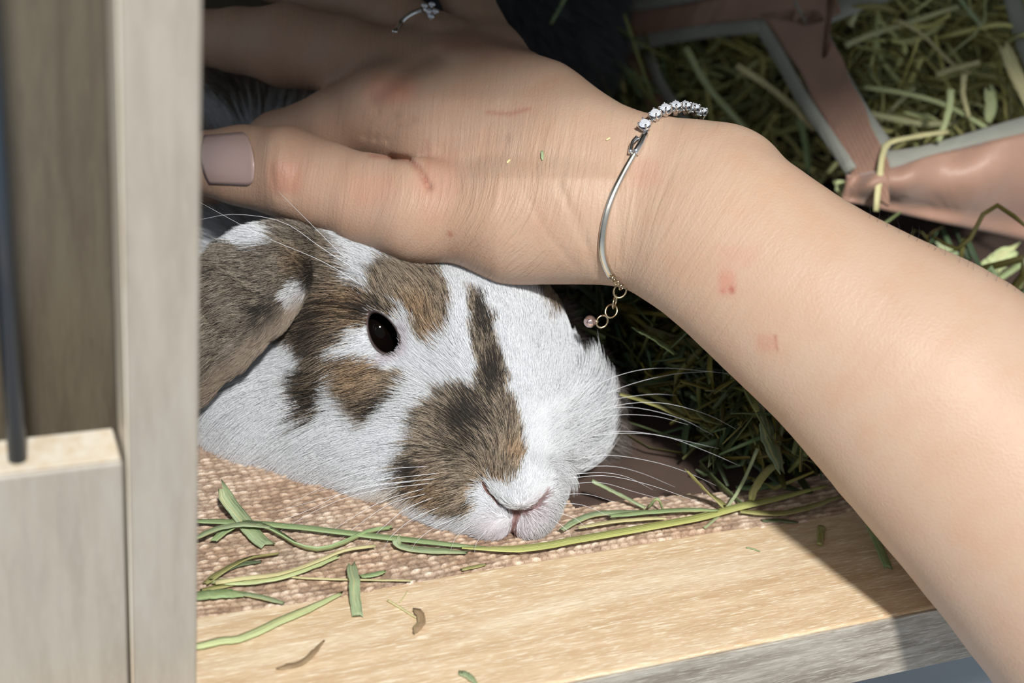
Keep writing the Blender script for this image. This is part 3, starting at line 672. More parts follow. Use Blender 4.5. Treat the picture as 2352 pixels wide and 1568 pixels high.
# ============================================================ PERSON: ARM AND HAND
ARM = [(1345, 440, .450, 168, 120), (1440, 456, .444, 170, 122), (1555, 482, .438, 204, 145), (1660, 540, .430, 212, 160), (1830, 675, .4215, 230, 180),
       (2025, 815, .4155, 266, 210), (2172, 934, .412, 304, 240), (2440, 1218, .407, 330, 280), (2760, 1560, .404, 385, 340)]
ARM = [tuple(q) for q in resample(ARM, 22)]
THUMB = [(1300, 480, .443, 90, 100), (1150, 506, .447, 103, 110), (960, 483, .455, 112, 100), (850, 460, .461, 97, 90), (740, 425, .467, 92, 84), (655, 395, .472, 96, 84), (560, 380, .476, 84, 68), (478, 374, .480, 76, 54)]
def armf(P):
    px, py = pix(P)
    f = chain(P, ARM, .004)
    f = smin(f, ell(P, (1705, 362, .440), (62, 44, 60), .4), .012)         # ulna head
    f = smin(f, ell(P, (1310, 545, .448), (120, 60, 80), .05), .006)        # heel of the palm
    # palm
    palm = chain(P, [(1345, 440, .450, 165, 115), (1180, 372, .464, 230, 95), (1030, 300, .478, 190, 80)], .01)
    mets = None
    for c in ([(1330, 350, .456, 80, 80), (1210, 205, .484, 68, 62), (1140, 125, .496, 58, 58)],
              [(1300, 350, .456, 90, 90), (1090, 175, .486, 80, 68), (1010, 108, .497, 68, 66)],
              [(1280, 400, .456, 100, 95), (1050, 240, .480, 90, 78), (925, 165, .490, 86, 82)],
              [(1270, 420, .454, 110, 100), (1010, 300, .470, 100, 88), (880, 245, .4785, 84, 82)]):
        g = chain(P, c, .006); mets = g if mets is None else smin(mets, g, .010)
    hand = smin(palm, mets, .012)
    # fingers
    pinky = chain(P, [(1140, 125, .496, 58, 56), (1078, 15, .515, 58, 52), (1030, -75, .540, 50, 46), (985, -130, .565, 42, 38)], .002)
    ringf = chain(P, [(1015, 108, .497, 68, 62), (905, 40, .508, 66, 56), (790, -5, .525, 66, 56), (640, -45, .550, 52, 46), (540, -60, .57, 42, 38)], .002)
    midf = chain(P, [(925, 165, .490, 86, 78), (790, 128, .498, 88, 74), (660, 104, .508, 94, 78), (545, 92, .518, 72, 64), (440, 84, .53, 62, 54), (350, 95, .545, 50, 42)], .003)
    index = chain(P, [(885, 250, .478, 84, 74), (770, 290, .4865, 84, 70), (640, 330, .497, 72, 60), (540, 380, .508, 60, 50), (470, 430, .52, 48, 40)], .003)
    hand = smin(hand, pinky, .006); hand = smin(hand, ringf, .005); hand = smin(hand, midf, .006); hand = smin(hand, index, .0085)
    f = smin(f, hand, .016)
    th = chain(P, THUMB, .006)
    th = smin(th, ell(P, (652, 392, .4655), (42, 88, 70), -.1), .006)
    k = .0012+.020*np.clip((px-940)/200, 0, 1)*np.clip((py-330)/80, .15, 1)
    f = smin(f, th, k)
    # tendon ridges and skin fold furrows
    fold = segd(px, py, [(900, 362), (935, 366), (962, 388), (985, 430)])
    f = f+np.where(P[:, 2] < .475, .0015*np.exp(-(fold/8.)**2), 0)
    for pl, a, w_ in (([(1010, 340), (1075, 322), (1160, 318)], .0005, 10), ([(890, 322), (908, 298), (948, 276)], .0006, 8), ([(864, 318), (876, 296), (905, 268)], .0006, 8), ([(838, 312), (846, 292), (868, 258)], .0005, 8), ([(632, 330), (622, 390), (636, 450)], .0003, 7), ([(672, 335), (676, 390), (668, 450)], .0003, 7), ([(650, 350), (648, 400), (654, 440)], .0002, 6), ([(1000, 130), (930, 165), (860, 225)], .0016, 20), ([(1270, 400), (1335, 520), (1372, 630)], .0003, 9), ([(1290, 420), (1310, 500), (1340, 560)], .0002, 7), ([(1200, 430), (1260, 540), (1320, 610)], .0002, 8), ([(1440, 330), (1420, 450), (1425, 600)], .0002, 8)):
        f = f+np.where(P[:, 2] < .50, a*np.exp(-(segd(px, py, pl)/w_)**2), 0)
    for x, y, rx, ry, a in ((900, 205, 45, 30, .0012), (1040, 110, 40, 28, .0012), (650, 395, 26, 40, .0006), (1090, 230, 160, 20, .0005)):
        f = f-a*np.exp(-((px-x)/rx)**2-((py-y)/ry)**2)*(P[:, 2] < .51)
    return f
person = empty('person', (0, 0, 0), 'person reaching in with a bare forearm and hand stroking the rabbit', 'person')
arm, av, af = sdfobj('arm', armf, (K(300, 400, .52)[0], K(300, -180, .56)[1], .33), (K(2800, 400, .45)[0], K(300, 1900, .43)[1], .60), .0009, SKIN, person)
px, py = pix(av)
col = np.tile(np.array([.525, .37, .268]), (len(av), 1))
handm = np.clip((1500-px)/700, 0, 1)[:, None]
col = col*(1-handm)+np.array([.49, .325, .235])*handm
def redden(c, m, k=(1.0, .72, .72)): return c*(1-m[:, None])+c*np.array(k)*m[:, None]
for x, y, rx, ry, s in ((900, 205, 60, 35, .7), (1050, 100, 50, 25, .5), (655, 410, 40, 40, .55), (1010, 400, 60, 60, .35), (860, 440, 60, 40, .3), (1670, 650, 22, 28, .8), (1760, 788, 24, 22, .5), (1690, 590, 45, 30, .25), (1485, 395, 40, 35, .35), (1150, 110, 60, 40, .35)):
    col = redden(col, s*np.exp(-((px-x)/rx)**4-((py-y)/ry)**4))
for pl, wd, s in (([(980, 320), (985, 360), (978, 420)], 3.5, .3), ([(1120, 258), (1170, 262), (1215, 250)], 5, .5), ([(1780, 770), (1785, 805)], 3, .6), ([(850, 358), (905, 362), (940, 368), (964, 390), (986, 432)], 5, .5), ([(1680, 662), (1682, 668)], 5, 1.), ([(1660, 668), (1662, 668)], 4, .7), ([(1032, 535), (1036, 540)], 5, .8)):
    col = redden(col, s*np.exp(-(segd(px, py, pl)/wd)**2), (.75, .42, .42))
# wrinkle strength and flow coordinates
axis = [(2760, 1560), (2172, 932), (1830, 675), (1555, 482), (1345, 435), (1120, 400), (900, 380), (600, 340), (300, 320)]
AX = resample(axis, 120); seg = np.hypot(*np.diff(AX, axis=0).T); cum = np.concatenate([[0], np.cumsum(seg)])
best = np.full(len(px), 1e9); uu = np.zeros(len(px))
for i in range(len(AX)-1):
    dxy = AX[i+1]-AX[i]; L = (dxy**2).sum(); t = np.clip(((px-AX[i][0])*dxy[0]+(py-AX[i][1])*dxy[1])/L, 0, 1)
    d = np.hypot(px-AX[i][0]-t*dxy[0], py-AX[i][1]-t*dxy[1]); m = d < best; best[m] = d[m]; uu[m] = (cum[i]+t*seg[i])[m]
# diagonal slant on the thenar
sl = .55*np.clip((py-380)/200, 0, 1)*np.clip((1320-px)/150, 0, 1)*np.clip((px-780)/150, 0, 1)
U1 = (uu*(1)-sl*(py-480)*1.1)/7400.0
attr(arm.data, 'flow', np.stack([U1, py/7400.0, av[:, 2]], 1), 'FLOAT_VECTOR')
al = .25+.75*np.clip(1-np.abs(px-1180)/420, 0, 1)*np.clip((py-200)/200, .3, 1)
al = np.maximum(al, .5*np.exp(-((px-1500)/260)**2)); al = np.maximum(al, .45*(px < 1000)); al = al*(1-np.clip((px-1600)/300, 0, 1))+.12*np.clip((px-1600)/300, 0, 1)
attr(arm.data, 'skin', np.concatenate([col, al[:, None]], 1))
AB = BVHTree.FromPolygons([Vector(v) for v in c2w(av)], [tuple(f) for f in af.tolist()])
# thumb nail: a curved plate on the thumb
def nail():
    nx_, ny_ = 16, 14; V = []; Fc = []
    for i in range(nx_):
        u = i/(nx_-1)
        for j in range(ny_):
            v = j/(ny_-1)*2-1
            cx = 583-122*u+6*v; hh = 62*(1-.16*max(0, (.15-u)/.15)**2)*(1-.10*u)
            y = 365+hh*v+2*u
            x = cx-10*(1-v*v)*(1 if u > .5 else -1)*0-8*v*v*(1-u)+(14*(v*v)*u)
            p, d = cast(AB, x, y, .0001+.0006*(1-v*v)); V.append(p)
    for i in range(nx_-1):
        for j in range(ny_-1): Fc.append((i*ny_+j, (i+1)*ny_+j, (i+1)*ny_+j+1, i*ny_+j+1))
    o = mesh('thumbnail', V, Fc, NAIL, person); md = o.modifiers.new('s', 'SOLIDIFY'); md.thickness = .0006; md.offset = 0
    tag(o, 'pale pink polished nail')
nail()
# arm hairs along the upper edge
for k in range(16):
    x = 2000+k*22+random.uniform(-8, 8); y = 488+(x-2000)*.50+10
    p, d = cast(AB, x, y, default=.43)
    q, _ = cast(AB, x, y+4); e = W(x+random.uniform(-5, 12), y-random.uniform(22, 34), d)
    tube('arm_hair', resample([q, (np.array(q)+e)/2+R@np.array([.0004, 0, 0]), e], 5), [.00004]*5, WHB, person, sides=3)

# ------------------------------------------------------------ bracelet
br = empty('bracelet', tuple(W(1400, 560, .42)), 'thin silver and gold bracelet with clear stones and dangling chain on the wrist', 'bracelet')
def sub(o):  # re-express world-space geometry below a located empty
    return o
def torus_geo(c, r, rt, nrm, n=20, s=8, ov=1.0, updir=None):
    nrm = nz(nrm); a = np.cross(nrm, updir if updir is not None else [0.2, .3, .9]); a = nz(a); b = np.cross(nrm, a)
    P = [np.array(c)+r*(math.cos(t)*a+ov*math.sin(t)*b) for t in np.linspace(0, 2*math.pi, n, endpoint=False)]
    return tube_geo(P, rt, sides=s, closed=True, up=nrm)
def snap(pts, n, off):
    Q = resample(pts, n); D = []
    for x, y in Q:
        D.append(cast(AB, x, y, 0)[1])
    D = np.array(D)
    for _ in range(2): D[1:-1] = (D[:-2]+2*D[1:-1]+D[2:])/4
    return [W(x, y, d-off) for (x, y), d in zip(Q, D)]
P = snap([(1462, 345), (1432, 398), (1405, 455), (1388, 515), (1383, 570), (1390, 605), (1404, 636)], 30, .0011)
tube('bangle_bar', P, np.linspace(.0009, .00125, 30), BARMETAL, br, sides=12, flat=.6, up=tuple(R@[0, 0, -1]))['label'] = 'plain curved metal bar of the bangle'
for pts, w_ in (([(1447, 352), (1452, 330), (1464, 316)], .00062), ([(1459, 352), (1470, 335), (1482, 308)], .0010)):
    tube('clasp_plate', snap(pts, 8, .0016), w_, SILVER, br, sides=10, flat=1.4)
def wristd(px, py): return cast(AB, px, py, 0, .46)[1]
stones = [(1481, 291), (1505, 268), (1528, 256), (1552, 250), (1574, 250), (1594, 255), (1611, 264)]
dz = [.4265, .4285, .4315, .4350, .4385, .4425, .4470]
_d = []
for i, (x, y) in enumerate(stones):
    dd0 = cast(AB, x, y+9, 0, -1)[1]
    _d.append(dd0 if dd0 > 0 and (not _d or dd0 < _d[-1]+.006) else _d[-1]+.0036)
cen = np.array([W(x, y, d-.0012) for (x, y), d in zip(stones, _d)]); axc = W(1530, 470, .446)
for i, c in enumerate(cen):
    s_, dd_ = None, None
    x, y = stones[i]
    # settle on the skin: nearest point of the arm
    near, nrm, _, _ = AB.find_nearest(Vector(c)); nrm = np.array(nrm)
    ax = nz(nrm*.8+R@np.array([-.2, -.7, -.95])); c0 = c-ax*.0010
    tg = nz((cen[min(i+1, 6)]-cen[max(i-1, 0)])); tg = nz(tg-ax*tg.dot(ax)); bt = np.cross(ax, tg)
    V = []; Fc = []; prof = [(.0008, -.0010), (.0010, .0), (.0016, .0008), (.0018, .0014), (.0014, .0014), (.0008, .0006)]; n = 20
    for r_, h_ in prof:
        for k in range(n):
            t = 2*math.pi*k/n; notch = 1
            V.append(c0+ax*h_*notch+r_*(math.cos(t)*tg+math.sin(t)*bt))
    for a in range(len(prof)-1):
        for k in range(n): Fc.append((a*n+k, a*n+(k+1) % n, (a+1)*n+(k+1) % n, (a+1)*n+k))
    Fc.append(tuple(range(n-1, -1, -1)))
    so = mesh('stone_setting', V, Fc, SILVER, br)
    for q_ in range(4):
        t = math.pi/4+q_*math.pi/2; dv_ = math.cos(t)*tg+math.sin(t)*bt
        tube('prong', [c0+ax*.0008+dv_*.0015, c0+ax*.0020+dv_*.00195, c0+ax*.0030+dv_*.0019, c0+ax*.0032+dv_*.0014], .00030, SILVER, so, sides=7)
    V = []; Fc = []; n = 12; pr_ = [(.0001, .0009), (.0018, .0024), (.0011, .0032)]
    for r_, h_ in pr_:
        for k in range(n):
            t = 2*math.pi*(k+(.5 if h_ > .0025 else 0))/n; V.append(c0+ax*h_+r_*(math.cos(t)*tg+math.sin(t)*bt))
    for a in range(2):
        for k in range(n): Fc += [(a*n+k, a*n+(k+1) % n, (a+1)*n+k), (a*n+(k+1) % n, (a+1)*n+(k+1) % n, (a+1)*n+k)]
    Fc.append(tuple(range(2*n, 3*n))); Fc.append(tuple(range(n-1, -1, -1)))
    mesh('stone', V, Fc, STONE, so, smooth=False)
    if i < 6:
        m0 = (c+cen[i+1])/2-ax*.0004
        tube('connector', [m0-tg*.0014, m0, m0+tg*.0014], .0007, SILVER, br, sides=8)
P = snap([(1487, 297), (1480, 308), (1470, 322)], 5, .0012); tube('connector', P, .0008, SILVER, br, sides=8)
dch = cast(AB, 1398, 628)[1]
Vv = R@np.array([0, 0, -1.])
chainpts = [((1409, 640), 5, (.7, .3, .65)), ((1417, 650), 5, (-.5, .5, .7)), ((1428, 659), 6, (.6, .5, .6)), ((1424, 668), 14, (.1, .1, 1)), ((1412, 693), 13, (.95, .2, .3)), ((1404, 714), 14, (.3, -.1, 1)), ((1383, 738), 13, (.15, .1, 1))]
for (x, y), rp, nn_ in chainpts:
    V, Fc = torus_geo(W(x, y, dch-.0012+.018*(y-640)/98), rp*.43/F, .00032 if rp > 8 else .00028, R@nz([nn_[0], nn_[1], -nn_[2]]), ov=1.2, updir=R@np.array([-.6, .8, 0.]))
    mesh('chain_link', V, Fc, GOLD, br)
bm = bmesh.new(); bmesh.ops.create_uvsphere(bm, u_segments=24, v_segments=16, radius=15*.43/F); me = bpy.data.meshes.new('bead'); bm.to_mesh(me); bm.free()
me.transform(Matrix.Translation(Vector(W(1355, 738, dch-.0012+.018)))); tag(link('bead', me, PEARL, br), 'small shiny pinkish bead')
bm = bmesh.new(); bmesh.ops.create_uvsphere(bm, u_segments=16, v_segments=10, radius=6*.43/F); me = bpy.data.meshes.new('bead_cap'); bm.to_mesh(me); bm.free()
me.transform(Matrix.Translation(Vector(W(1370, 738, dch-.0012+.018)))); link('bead_cap', me, GOLD, br)
# ring on the fourth finger
rg = empty('finger_ring', tuple(W(950, 40, .49)), 'silver ring with a clear stone on the ring finger', 'ring')
P = []
a = K(905, 40, .508); b = K(1015, 108, .497); dirf = nz(R@(a-b)); cen0 = W(952, 68, .5025)
for pxy in ([(906, 74), (913, 62), (922, 51), (935, 39), (950, 30), (966, 24), (978, 22)],):
    P = snap(pxy, 20, .0004)
tube('band', P, .0010, SILVER, rg, sides=12, flat=.6, up=tuple(R@[0, 0, -1]))
hb0, _ = cast(AB, 984, 26, .0012, .49)
for k, (x, y) in enumerate([(984, 26), (975, 13), (992, 10), (1000, 26), (990, 38)]):
    p, d = cast(AB, x, y, 0, .49); d = min(d, .494) if d > .3 else .49
    V = []; Fc = []; n = 10; p = W(x, y, .4850)
    A_ = nz(R@[.2, -.8, -.5]); T_ = nz(np.cross(A_, [1, 0, 0])); B_ = np.cross(A_, T_)
    for r_, h_ in ((.0002, -.0012), (.0013, 0), (.0009, .0006)):
        for q_ in range(n):
            t = 2*math.pi*q_/n; V.append(p+A_*h_+r_*(math.cos(t)*T_+math.sin(t)*B_))
    for a_ in range(2):
        for q_ in range(n): Fc.append((a_*n+q_, a_*n+(q_+1) % n, (a_+1)*n+(q_+1) % n, (a_+1)*n+q_))
    Fc.append(tuple(range(2*n, 3*n)))
    mesh('stone', V, Fc, STONE, rg, smooth=False)
tube('stone_claw', [W(972, 22, .488), W(985, 24, .4865), W(1000, 30, .488)], .0011, SILVER, rg, sides=10)

# ============================================================ DARK RABBIT BEHIND
dr = empty('rabbit', (0, 0, 0), 'dark grey furry rabbit lying in the shade behind the hand', 'rabbit')
def darkf(P):
    f = ell(P, (1190, -40, .66), (230, 210, 200), .7)
    return smin(f, ell(P, (1270, 100, .63), (130, 110, 120), .7), .03)
dob, dv, df_ = sdfobj('body', darkf, (K(880, -300, .66)[0], K(900, -330, .68)[1], .52), (K(1480, 0, .66)[0], K(900, 280, .66)[1], .76), .0028, FURSKIN, dr)
def darkcol(px, py, P, rnd): return np.array([.085, .085, .092])*(.5+1.3*rnd[:, 2:3]), None
attr(dob.data, 'hcol', np.concatenate([darkcol(*pix(dv), dv, np.full((len(dv), 5), .5))[0], np.ones((len(dv), 1))], 1))
make_fur('fur', dv, df_, 9000, lambda x, y: .014+0*x, np.array([(1200, 0, .4, .8), (1300, 100, .7, .5)], float), darkcol, dob, .00015, .8)

# ============================================================ HAY
def blade_geo(P, wid, fold=.25, thick=.00018, upv=None, twist=0., taper=(.5, .35), phase=0.):
    """thin folded blade: 6-point cross-section"""
    P = np.array(P, float); n = len(P); T = np.gradient(P, axis=0); T /= np.linalg.norm(T, axis=1)[:, None]+1e-12
    V = []; Fc = []
    for i in range(n):
        s = i/(n-1); u0 = np.array(upv if upv is not None else [0, 0, 1.])
        a = nz(np.cross(T[i], u0)+1e-9); b = nz(np.cross(a, T[i])); an = phase+twist*s
        a, b = a*math.cos(an)+b*math.sin(an), -a*math.sin(an)+b*math.cos(an)
        e = min(1, taper[0]+(1-taper[0])*s/.12) if s < .12 else (min(1, taper[1]+(1-taper[1])*(1-s)/.25) if s > .75 else 1)
        wv = wid/2*e
        for (x, y) in ((-1, fold), (0, -.0), (1, fold)): V.append(P[i]+a*x*wv+b*(y*wv+thick))
        for (x, y) in ((1, fold), (0, -.0), (-1, fold)): V.append(P[i]+a*x*wv+b*(y*wv-thick))
    for i in range(n-1):
        for k in range(6): k2 = (k+1) % 6; Fc.append((i*6+k, i*6+k2, (i+1)*6+k2, (i+1)*6+k))
    Fc.append((5, 4, 3, 2, 1, 0)); Fc.append(tuple((n-1)*6+k for k in range(6)))
    return V, Fc
def addtint(o, val=None):
    me = o.data; a = me.attributes.new('tint', 'FLOAT_COLOR', 'POINT'); v = np.ones((len(me.vertices), 4), np.float32)
    if val is not None: v[:, :3] = val
    a.data.foreach_set('color', v.ravel())
def straw(name, pts, wpx, mat, label, z=.0012, cat='hay', group=None, stem=False, fold=.25, twist=0., n=16, depth=None, phase=0., taper=(.6, .4), up=None):
    """pts: pixels or (px,py,z): placed on the plane at height z (or at a depth)"""
    Q = []
    for i, p in enumerate(pts):
        if depth is not None:
            dd_ = depth if not isinstance(depth, (list, tuple)) else depth[0]+(depth[1]-depth[0])*i/(len(pts)-1); Q.append(W(p[0], p[1], dd_))
        else: Q.append(onz(p[0], p[1], p[2] if len(p) > 2 else z))
    P = resample(Q, n); d = np.linalg.norm(P[n//2]-CAM); wd = wpx*d/F
    rr_ = random.Random(int(pts[0][0]*7+pts[0][1])); wv_ = np.array([1+.10*rr_.uniform(-1, 1) for _ in range(n)])
    P = P+np.array([[rr_.uniform(-1, 1)*wd*.05, rr_.uniform(-1, 1)*wd*.05, 0] for _ in range(n)])
    if stem:
        V, Fc = tube_geo(P, np.linspace(wd/2, wd/2*.75, n)*wv_, sides=10, flat=.55, up=up if up is not None else (0, 0, 1)); m_ = 10
        cr = [math.cos(2*math.pi*k/10) for k in range(10)]
    else:
        V, Fc = blade_geo(P, wd, fold, twist=twist, phase=phase, taper=taper, upv=up); m_ = 6; cr = [-1, 0, 1, 1, 0, -1]
        for e_, i_ in ((0, 1), (n-1, n-2)):                # torn, notched ends
            T_ = P[e_]-P[i_]; T_ = T_/(np.linalg.norm(T_)+1e-9)
            for k in (1, 4): V[e_*6+k] = V[e_*6+k]-T_*wd*rr_.uniform(.1, .6)
            for k in (0, 5): V[e_*6+k] = V[e_*6+k]+T_*wd*rr_.uniform(0, .5)
    o = mesh(name, V, Fc, HAY[mat]); addtint(o); tag(o, label, cat, group, 'thing')
    rb = [(i/(n-1)*2, cr[k], rr_.random() if False else pts[0][0]*.013) for i in range(n) for k in range(m_)]
    attr(o.data, 'rib', rb, 'FLOAT_VECTOR'); return o
G1 = 'hay pieces on the mat and sill'
ff = [
 ('dried_grass', [(506, 1118, .010), (530, 1160, .006), (560, 1200, .003), (590, 1235, .002), (612, 1252, .0018)], 36, 'sage', 'broad grey-green hay leaf standing against the rabbit cheek beside the post', dict(fold=.15, taper=(.5, .9))),
 ('hay_straw', [(440, 1197), (560, 1202), (700, 1214), (850, 1232), (1000, 1248), (1110, 1258)], 17, 'green', 'long flat green hay stem lying under the rabbit cheek', dict(z=.0030, fold=.3, n=22)),
 ('hay_straw', [(1060, 1258), (1200, 1262), (1330, 1240), (1480, 1214), (1600, 1192), (1700, 1165), (1800, 1142), (1900, 1115)], 21, 'yellow', 'long bright yellow-green stem running from the chin along the back of the sill', dict(z=.0032, fold=.3, taper=(.15, .3), n=24)),
 ('dried_grass', [(492, 1242), (535, 1212, .003), (590, 1206, .004), (640, 1228, .003), (690, 1256), (740, 1264), (800, 1245), (850, 1222, .003), (900, 1212)], 22, 'green', 'twisted green hay leaf curling across the mat behind the yellow blades', dict(z=.0024, fold=.5, twist=1.5)),
 ('dried_grass', [(450, 1236), (500, 1215), (560, 1205), (620, 1212)], 14, 'sage', 'pale sage blade beside the post, over the long flat stem', dict(z=.005)),
 ('hay_strand', [(494, 1338), (560, 1328), (640, 1318), (720, 1292), (790, 1264), (862, 1253)], 12, 'straw', 'curved pale straw-yellow stem with a frayed right tip on the mat', dict(z=.0040, stem=True)),
 ('hay_strand', [(486, 1336), (560, 1338), (640, 1326), (720, 1300), (778, 1278)], 20, 'pale', 'flat yellow-green blade under the curved straw stem', dict(z=.0028)),
 ('hay_strand', [(462, 1356), (520, 1345), (580, 1330)], 12, 'olive', 'short olive blade left of the flat yellow-green one', dict(z=.0020)),
 ('dried_grass', [(470, 1342), (520, 1310), (570, 1285), (640, 1272)], 16, 'olive', 'dull olive leaf lying behind the yellow blades', dict(z=.0026, twist=.8, fold=.5)),
 ('dried_grass', [(480, 1330), (540, 1302), (600, 1290)], 12, 'dark', 'dark shrivelled leaf beneath the dull olive leaf', dict(z=.0020, fold=.6)),
 ('hay_straw', [(640, 1322), (720, 1328), (830, 1331), (945, 1333)], 7, 'straw', 'thin straight yellow stem crossing under the upright pale leaf', dict(z=.0022, stem=True)),
 ('dried_grass', [(806, 1294, .003), (813, 1330, .0042), (816, 1370, .0024), (820, 1414, .0008)], 25, 'sage', 'short pale green leaf bridging the mat edge and the sill', dict(fold=.1, taper=(.6, .95))),
 ('dried_grass', [(830, 1324), (860, 1320), (886, 1312)], 12, 'green', 'small green scrap right of the upright pale leaf', dict(z=.0024)),
 ('hay_straw', [(430, 1487), (500, 1470), (560, 1460), (640, 1424), (710, 1395), (782, 1362)], 22, 'pale', 'thick pale green stem with a knot lying on the sill by the post', dict(z=.0018, fold=-.35, n=20)),
 ('dried_grass', [(440, 1372), (500, 1366), (560, 1366)], 28, 'green', 'wide dark green leaf on the mat beside the post', dict(z=.0022)),
 ('dried_grass', [(545, 1362), (600, 1372), (650, 1385)], 13, 'sage', 'narrow sage tip pointing right from the wide dark leaf', dict(z=.0022)),
 ('dried_grass', [(908, 1238, .0045), (918, 1255, .003), (960, 1264), (1010, 1267), (1070, 1270)], 20, 'sage', 'pale sage triangular leaf under the rabbit chin', dict(z=.0022, taper=(1, .3), fold=.3)),
 ('hay_strand', [(1060, 1308), (1090, 1302), (1115, 1296)], 8, 'olive', 'tiny olive scrap at the mat edge right of the chin leaf', dict(z=.0016)),
 ('hay_straw', [(890, 1378), (915, 1392), (940, 1408), (956, 1418)], 7, 'straw', 'thin bent stalk lying on the sill before the seed husk', dict(z=.0006, stem=True)),
 ('seed_husk', [(950, 1400), (964, 1412), (968, 1430), (958, 1445), (950, 1456)], 18, 'brown', 'small brown seed husk on the middle of the sill', dict(z=.0010, taper=(.3, .2), fold=.5)),
 ('hay_straw', [(918, 1383), (928, 1370), (936, 1356)], 3.5, 'straw', 'hair-thin fibre beside the thin bent stalk', dict(z=.0004, stem=True)),
 ('hay_splinter', [(640, 1535), (690, 1524), (715, 1505), (745, 1470)], 13, 'brown', 'brown pointed splinter near the bottom of the sill', dict(z=.0007, taper=(.3, .2), fold=.4)),
 ('dried_grass', [(1056, 1545), (1074, 1552), (1092, 1568)], 16, 'sage', 'tiny sage leaf scrap at the very bottom of the sill', dict(z=.0006)),
 ('hay_straw', [(1886, 1210), (1885, 1230), (1882, 1250)], 18, 'olive', 'short ribbed stub of stem in the arm shadow on the sill', dict(z=.0010, stem=True)),
 ('dried_grass', [(1990, 1192, .003), (2005, 1225, .0015), (2022, 1265), (2040, 1305)], 19, 'green', 'fresh green leaf sticking out from under the forearm onto the sill', dict(z=.0010, taper=(.7, .9))),
 ('hay_straw', [(1714, 1257), (1730, 1260), (1746, 1266)], 4.5, 'green', 'hair-thin green sliver on the lit sill left of the arm shadow', dict(z=.0004, stem=True)),
 ('dried_grass', [(1752, 1196), (1790, 1196), (1832, 1200)], 10, 'dark', 'dark flat leaf on the back corner of the sill', dict(z=.0008)),
 ('hay_strand', [(1575, 1080, .022), (1610, 1118, .012), (1640, 1145, .006), (1668, 1168, .003)], 22, 'olive', 'olive blade rising left of the dark hay pile', dict(taper=(.3, .9))),
 ('hay_straw', [(1740, 1030, .018), (1705, 1110, .008), (1665, 1170, .003), (1618, 1212, .0015)], 9, 'sage', 'thin upright stem leaning over the long yellow-green stem', dict(stem=True)),
 ('dried_grass', [(1738, 905, .034), (1752, 960, .027), (1768, 1020, .020), (1796, 1088, .014)], 40, 'dark', 'broad dark drooping leaf hanging beside the forearm', dict(taper=(.6, .3), fold=.2)),
 ('hay_straw', [(1360, 1104, .010), (1420, 1134, .006), (1482, 1166, .003)], 14, 'sage', 'green stem pointing at the rabbit nose from the right', dict(stem=True)),
 ('hay_strand', [(1290, 1218), (1330, 1194), (1380, 1180), (1450, 1178), (1520, 1174)], 16, 'sage', 'flat grey-green blade lying right of the rabbit mouth', dict(z=.0035)),
 ('hay_strand', [(1400, 1186), (1500, 1176), (1580, 1172), (1650, 1172)], 13, 'green', 'green blade lying behind the long yellow-green stem', dict(z=.0045)),
 ('hay_strand', [(1330, 1212), (1400, 1200), (1480, 1192), (1530, 1190)], 10, 'straw', 'pale narrow blade in front of the flat grey-green blade', dict(z=.0040)),
 ('hay_straw', [(1490, 1165, .003), (1510, 1145, .008), (1524, 1172, .003)], 11, 'green', 'small kinked green stem bent like a hook on the mat', dict(stem=True)),
 ('hay_strand', [(1725, 1150, .004), (1738, 1115, .009), (1768, 1078, .012), (1800, 1060, .013)], 18, 'olive', 'curved olive blade between the thin stem and the forearm', {}),
 ('hay_strand', [(1700, 1175), (1780, 1180), (1850, 1168), (1930, 1140)], 14, 'olive', 'olive blade lying on the mat next to the forearm', dict(z=.0030)),
 ('hay_strand', [(1420, 905, .030), (1500, 930, .024), (1560, 955, .020), (1620, 975, .016)], 18, 'olive', 'faint olive blade crossing the dark gap right of the rabbit face', {}),
 ('dried_grass', [(1460, 760, .050), (1500, 780, .045), (1548, 812, .040)], 30, 'green', 'dark green leaf in the shadow beneath the wrist', {}),
]
for nm, pts, wp, mt, lb, kw in ff:
    kw = dict(kw); straw(nm, pts, wp, mt, lb, group=None, **kw)
# tiny grass crumbs on the skin
for (x, y, x2, y2, wp, mt, lb) in ((1245, 346, 1246, 368, 7, 'sage', 'tiny green crumb of hay stuck to the back of the hand'), (1164, 374, 1172, 366, 5, 'straw', 'tiny pale seed crumb on the back of the hand'), (1392, 322, 1402, 316, 4.5, 'straw', 'tiny pale seed crumb on the wrist left of the bracelet')):
    a, _ = cast(AB, x, y, .0004); b, _ = cast(AB, x2, y2, .0004); V, Fc = blade_geo(resample([a, b], 5), wp*.43/F, .2, .0001, upv=R@[0, 0, -1]); o = mesh('hay_crumb', V, Fc, HAY[mt]); addtint(o); tag(o, lb, 'hay')
# loose hay piles, not countable
def pile(name, n, gen, mat, label, seed):
    rs = np.random.default_rng(seed); VV = []; FF = []; TT = []; c = 0
    for i in range(n):
        P, wd, tint = gen(rs); V, Fc = blade_geo(P, wd, rs.uniform(.1, .6), upv=nz(rs.normal(size=3)), twist=rs.uniform(-1, 1), taper=(.5, .4))
        VV += V; FF += [tuple(k+c for k in f) for f in Fc]; TT += [tint]*len(V); c += len(V)
    o = mesh(name, VV, FF, HAY[mat]); a = o.data.attributes.new('tint', 'FLOAT_COLOR', 'POINT')
    a.data.foreach_set('color', np.concatenate([np.array(TT), np.ones((len(TT), 1))], 1).astype(np.float32).ravel())
    return tag(o, label, 'hay', None, 'stuff')
def tintr(rs):
    t = rs.uniform(.3, 1.6); g = rs.uniform(-.9, .35); return (t*(1-g*.55), t*(1+g*.05), t*(.85+g*.5))
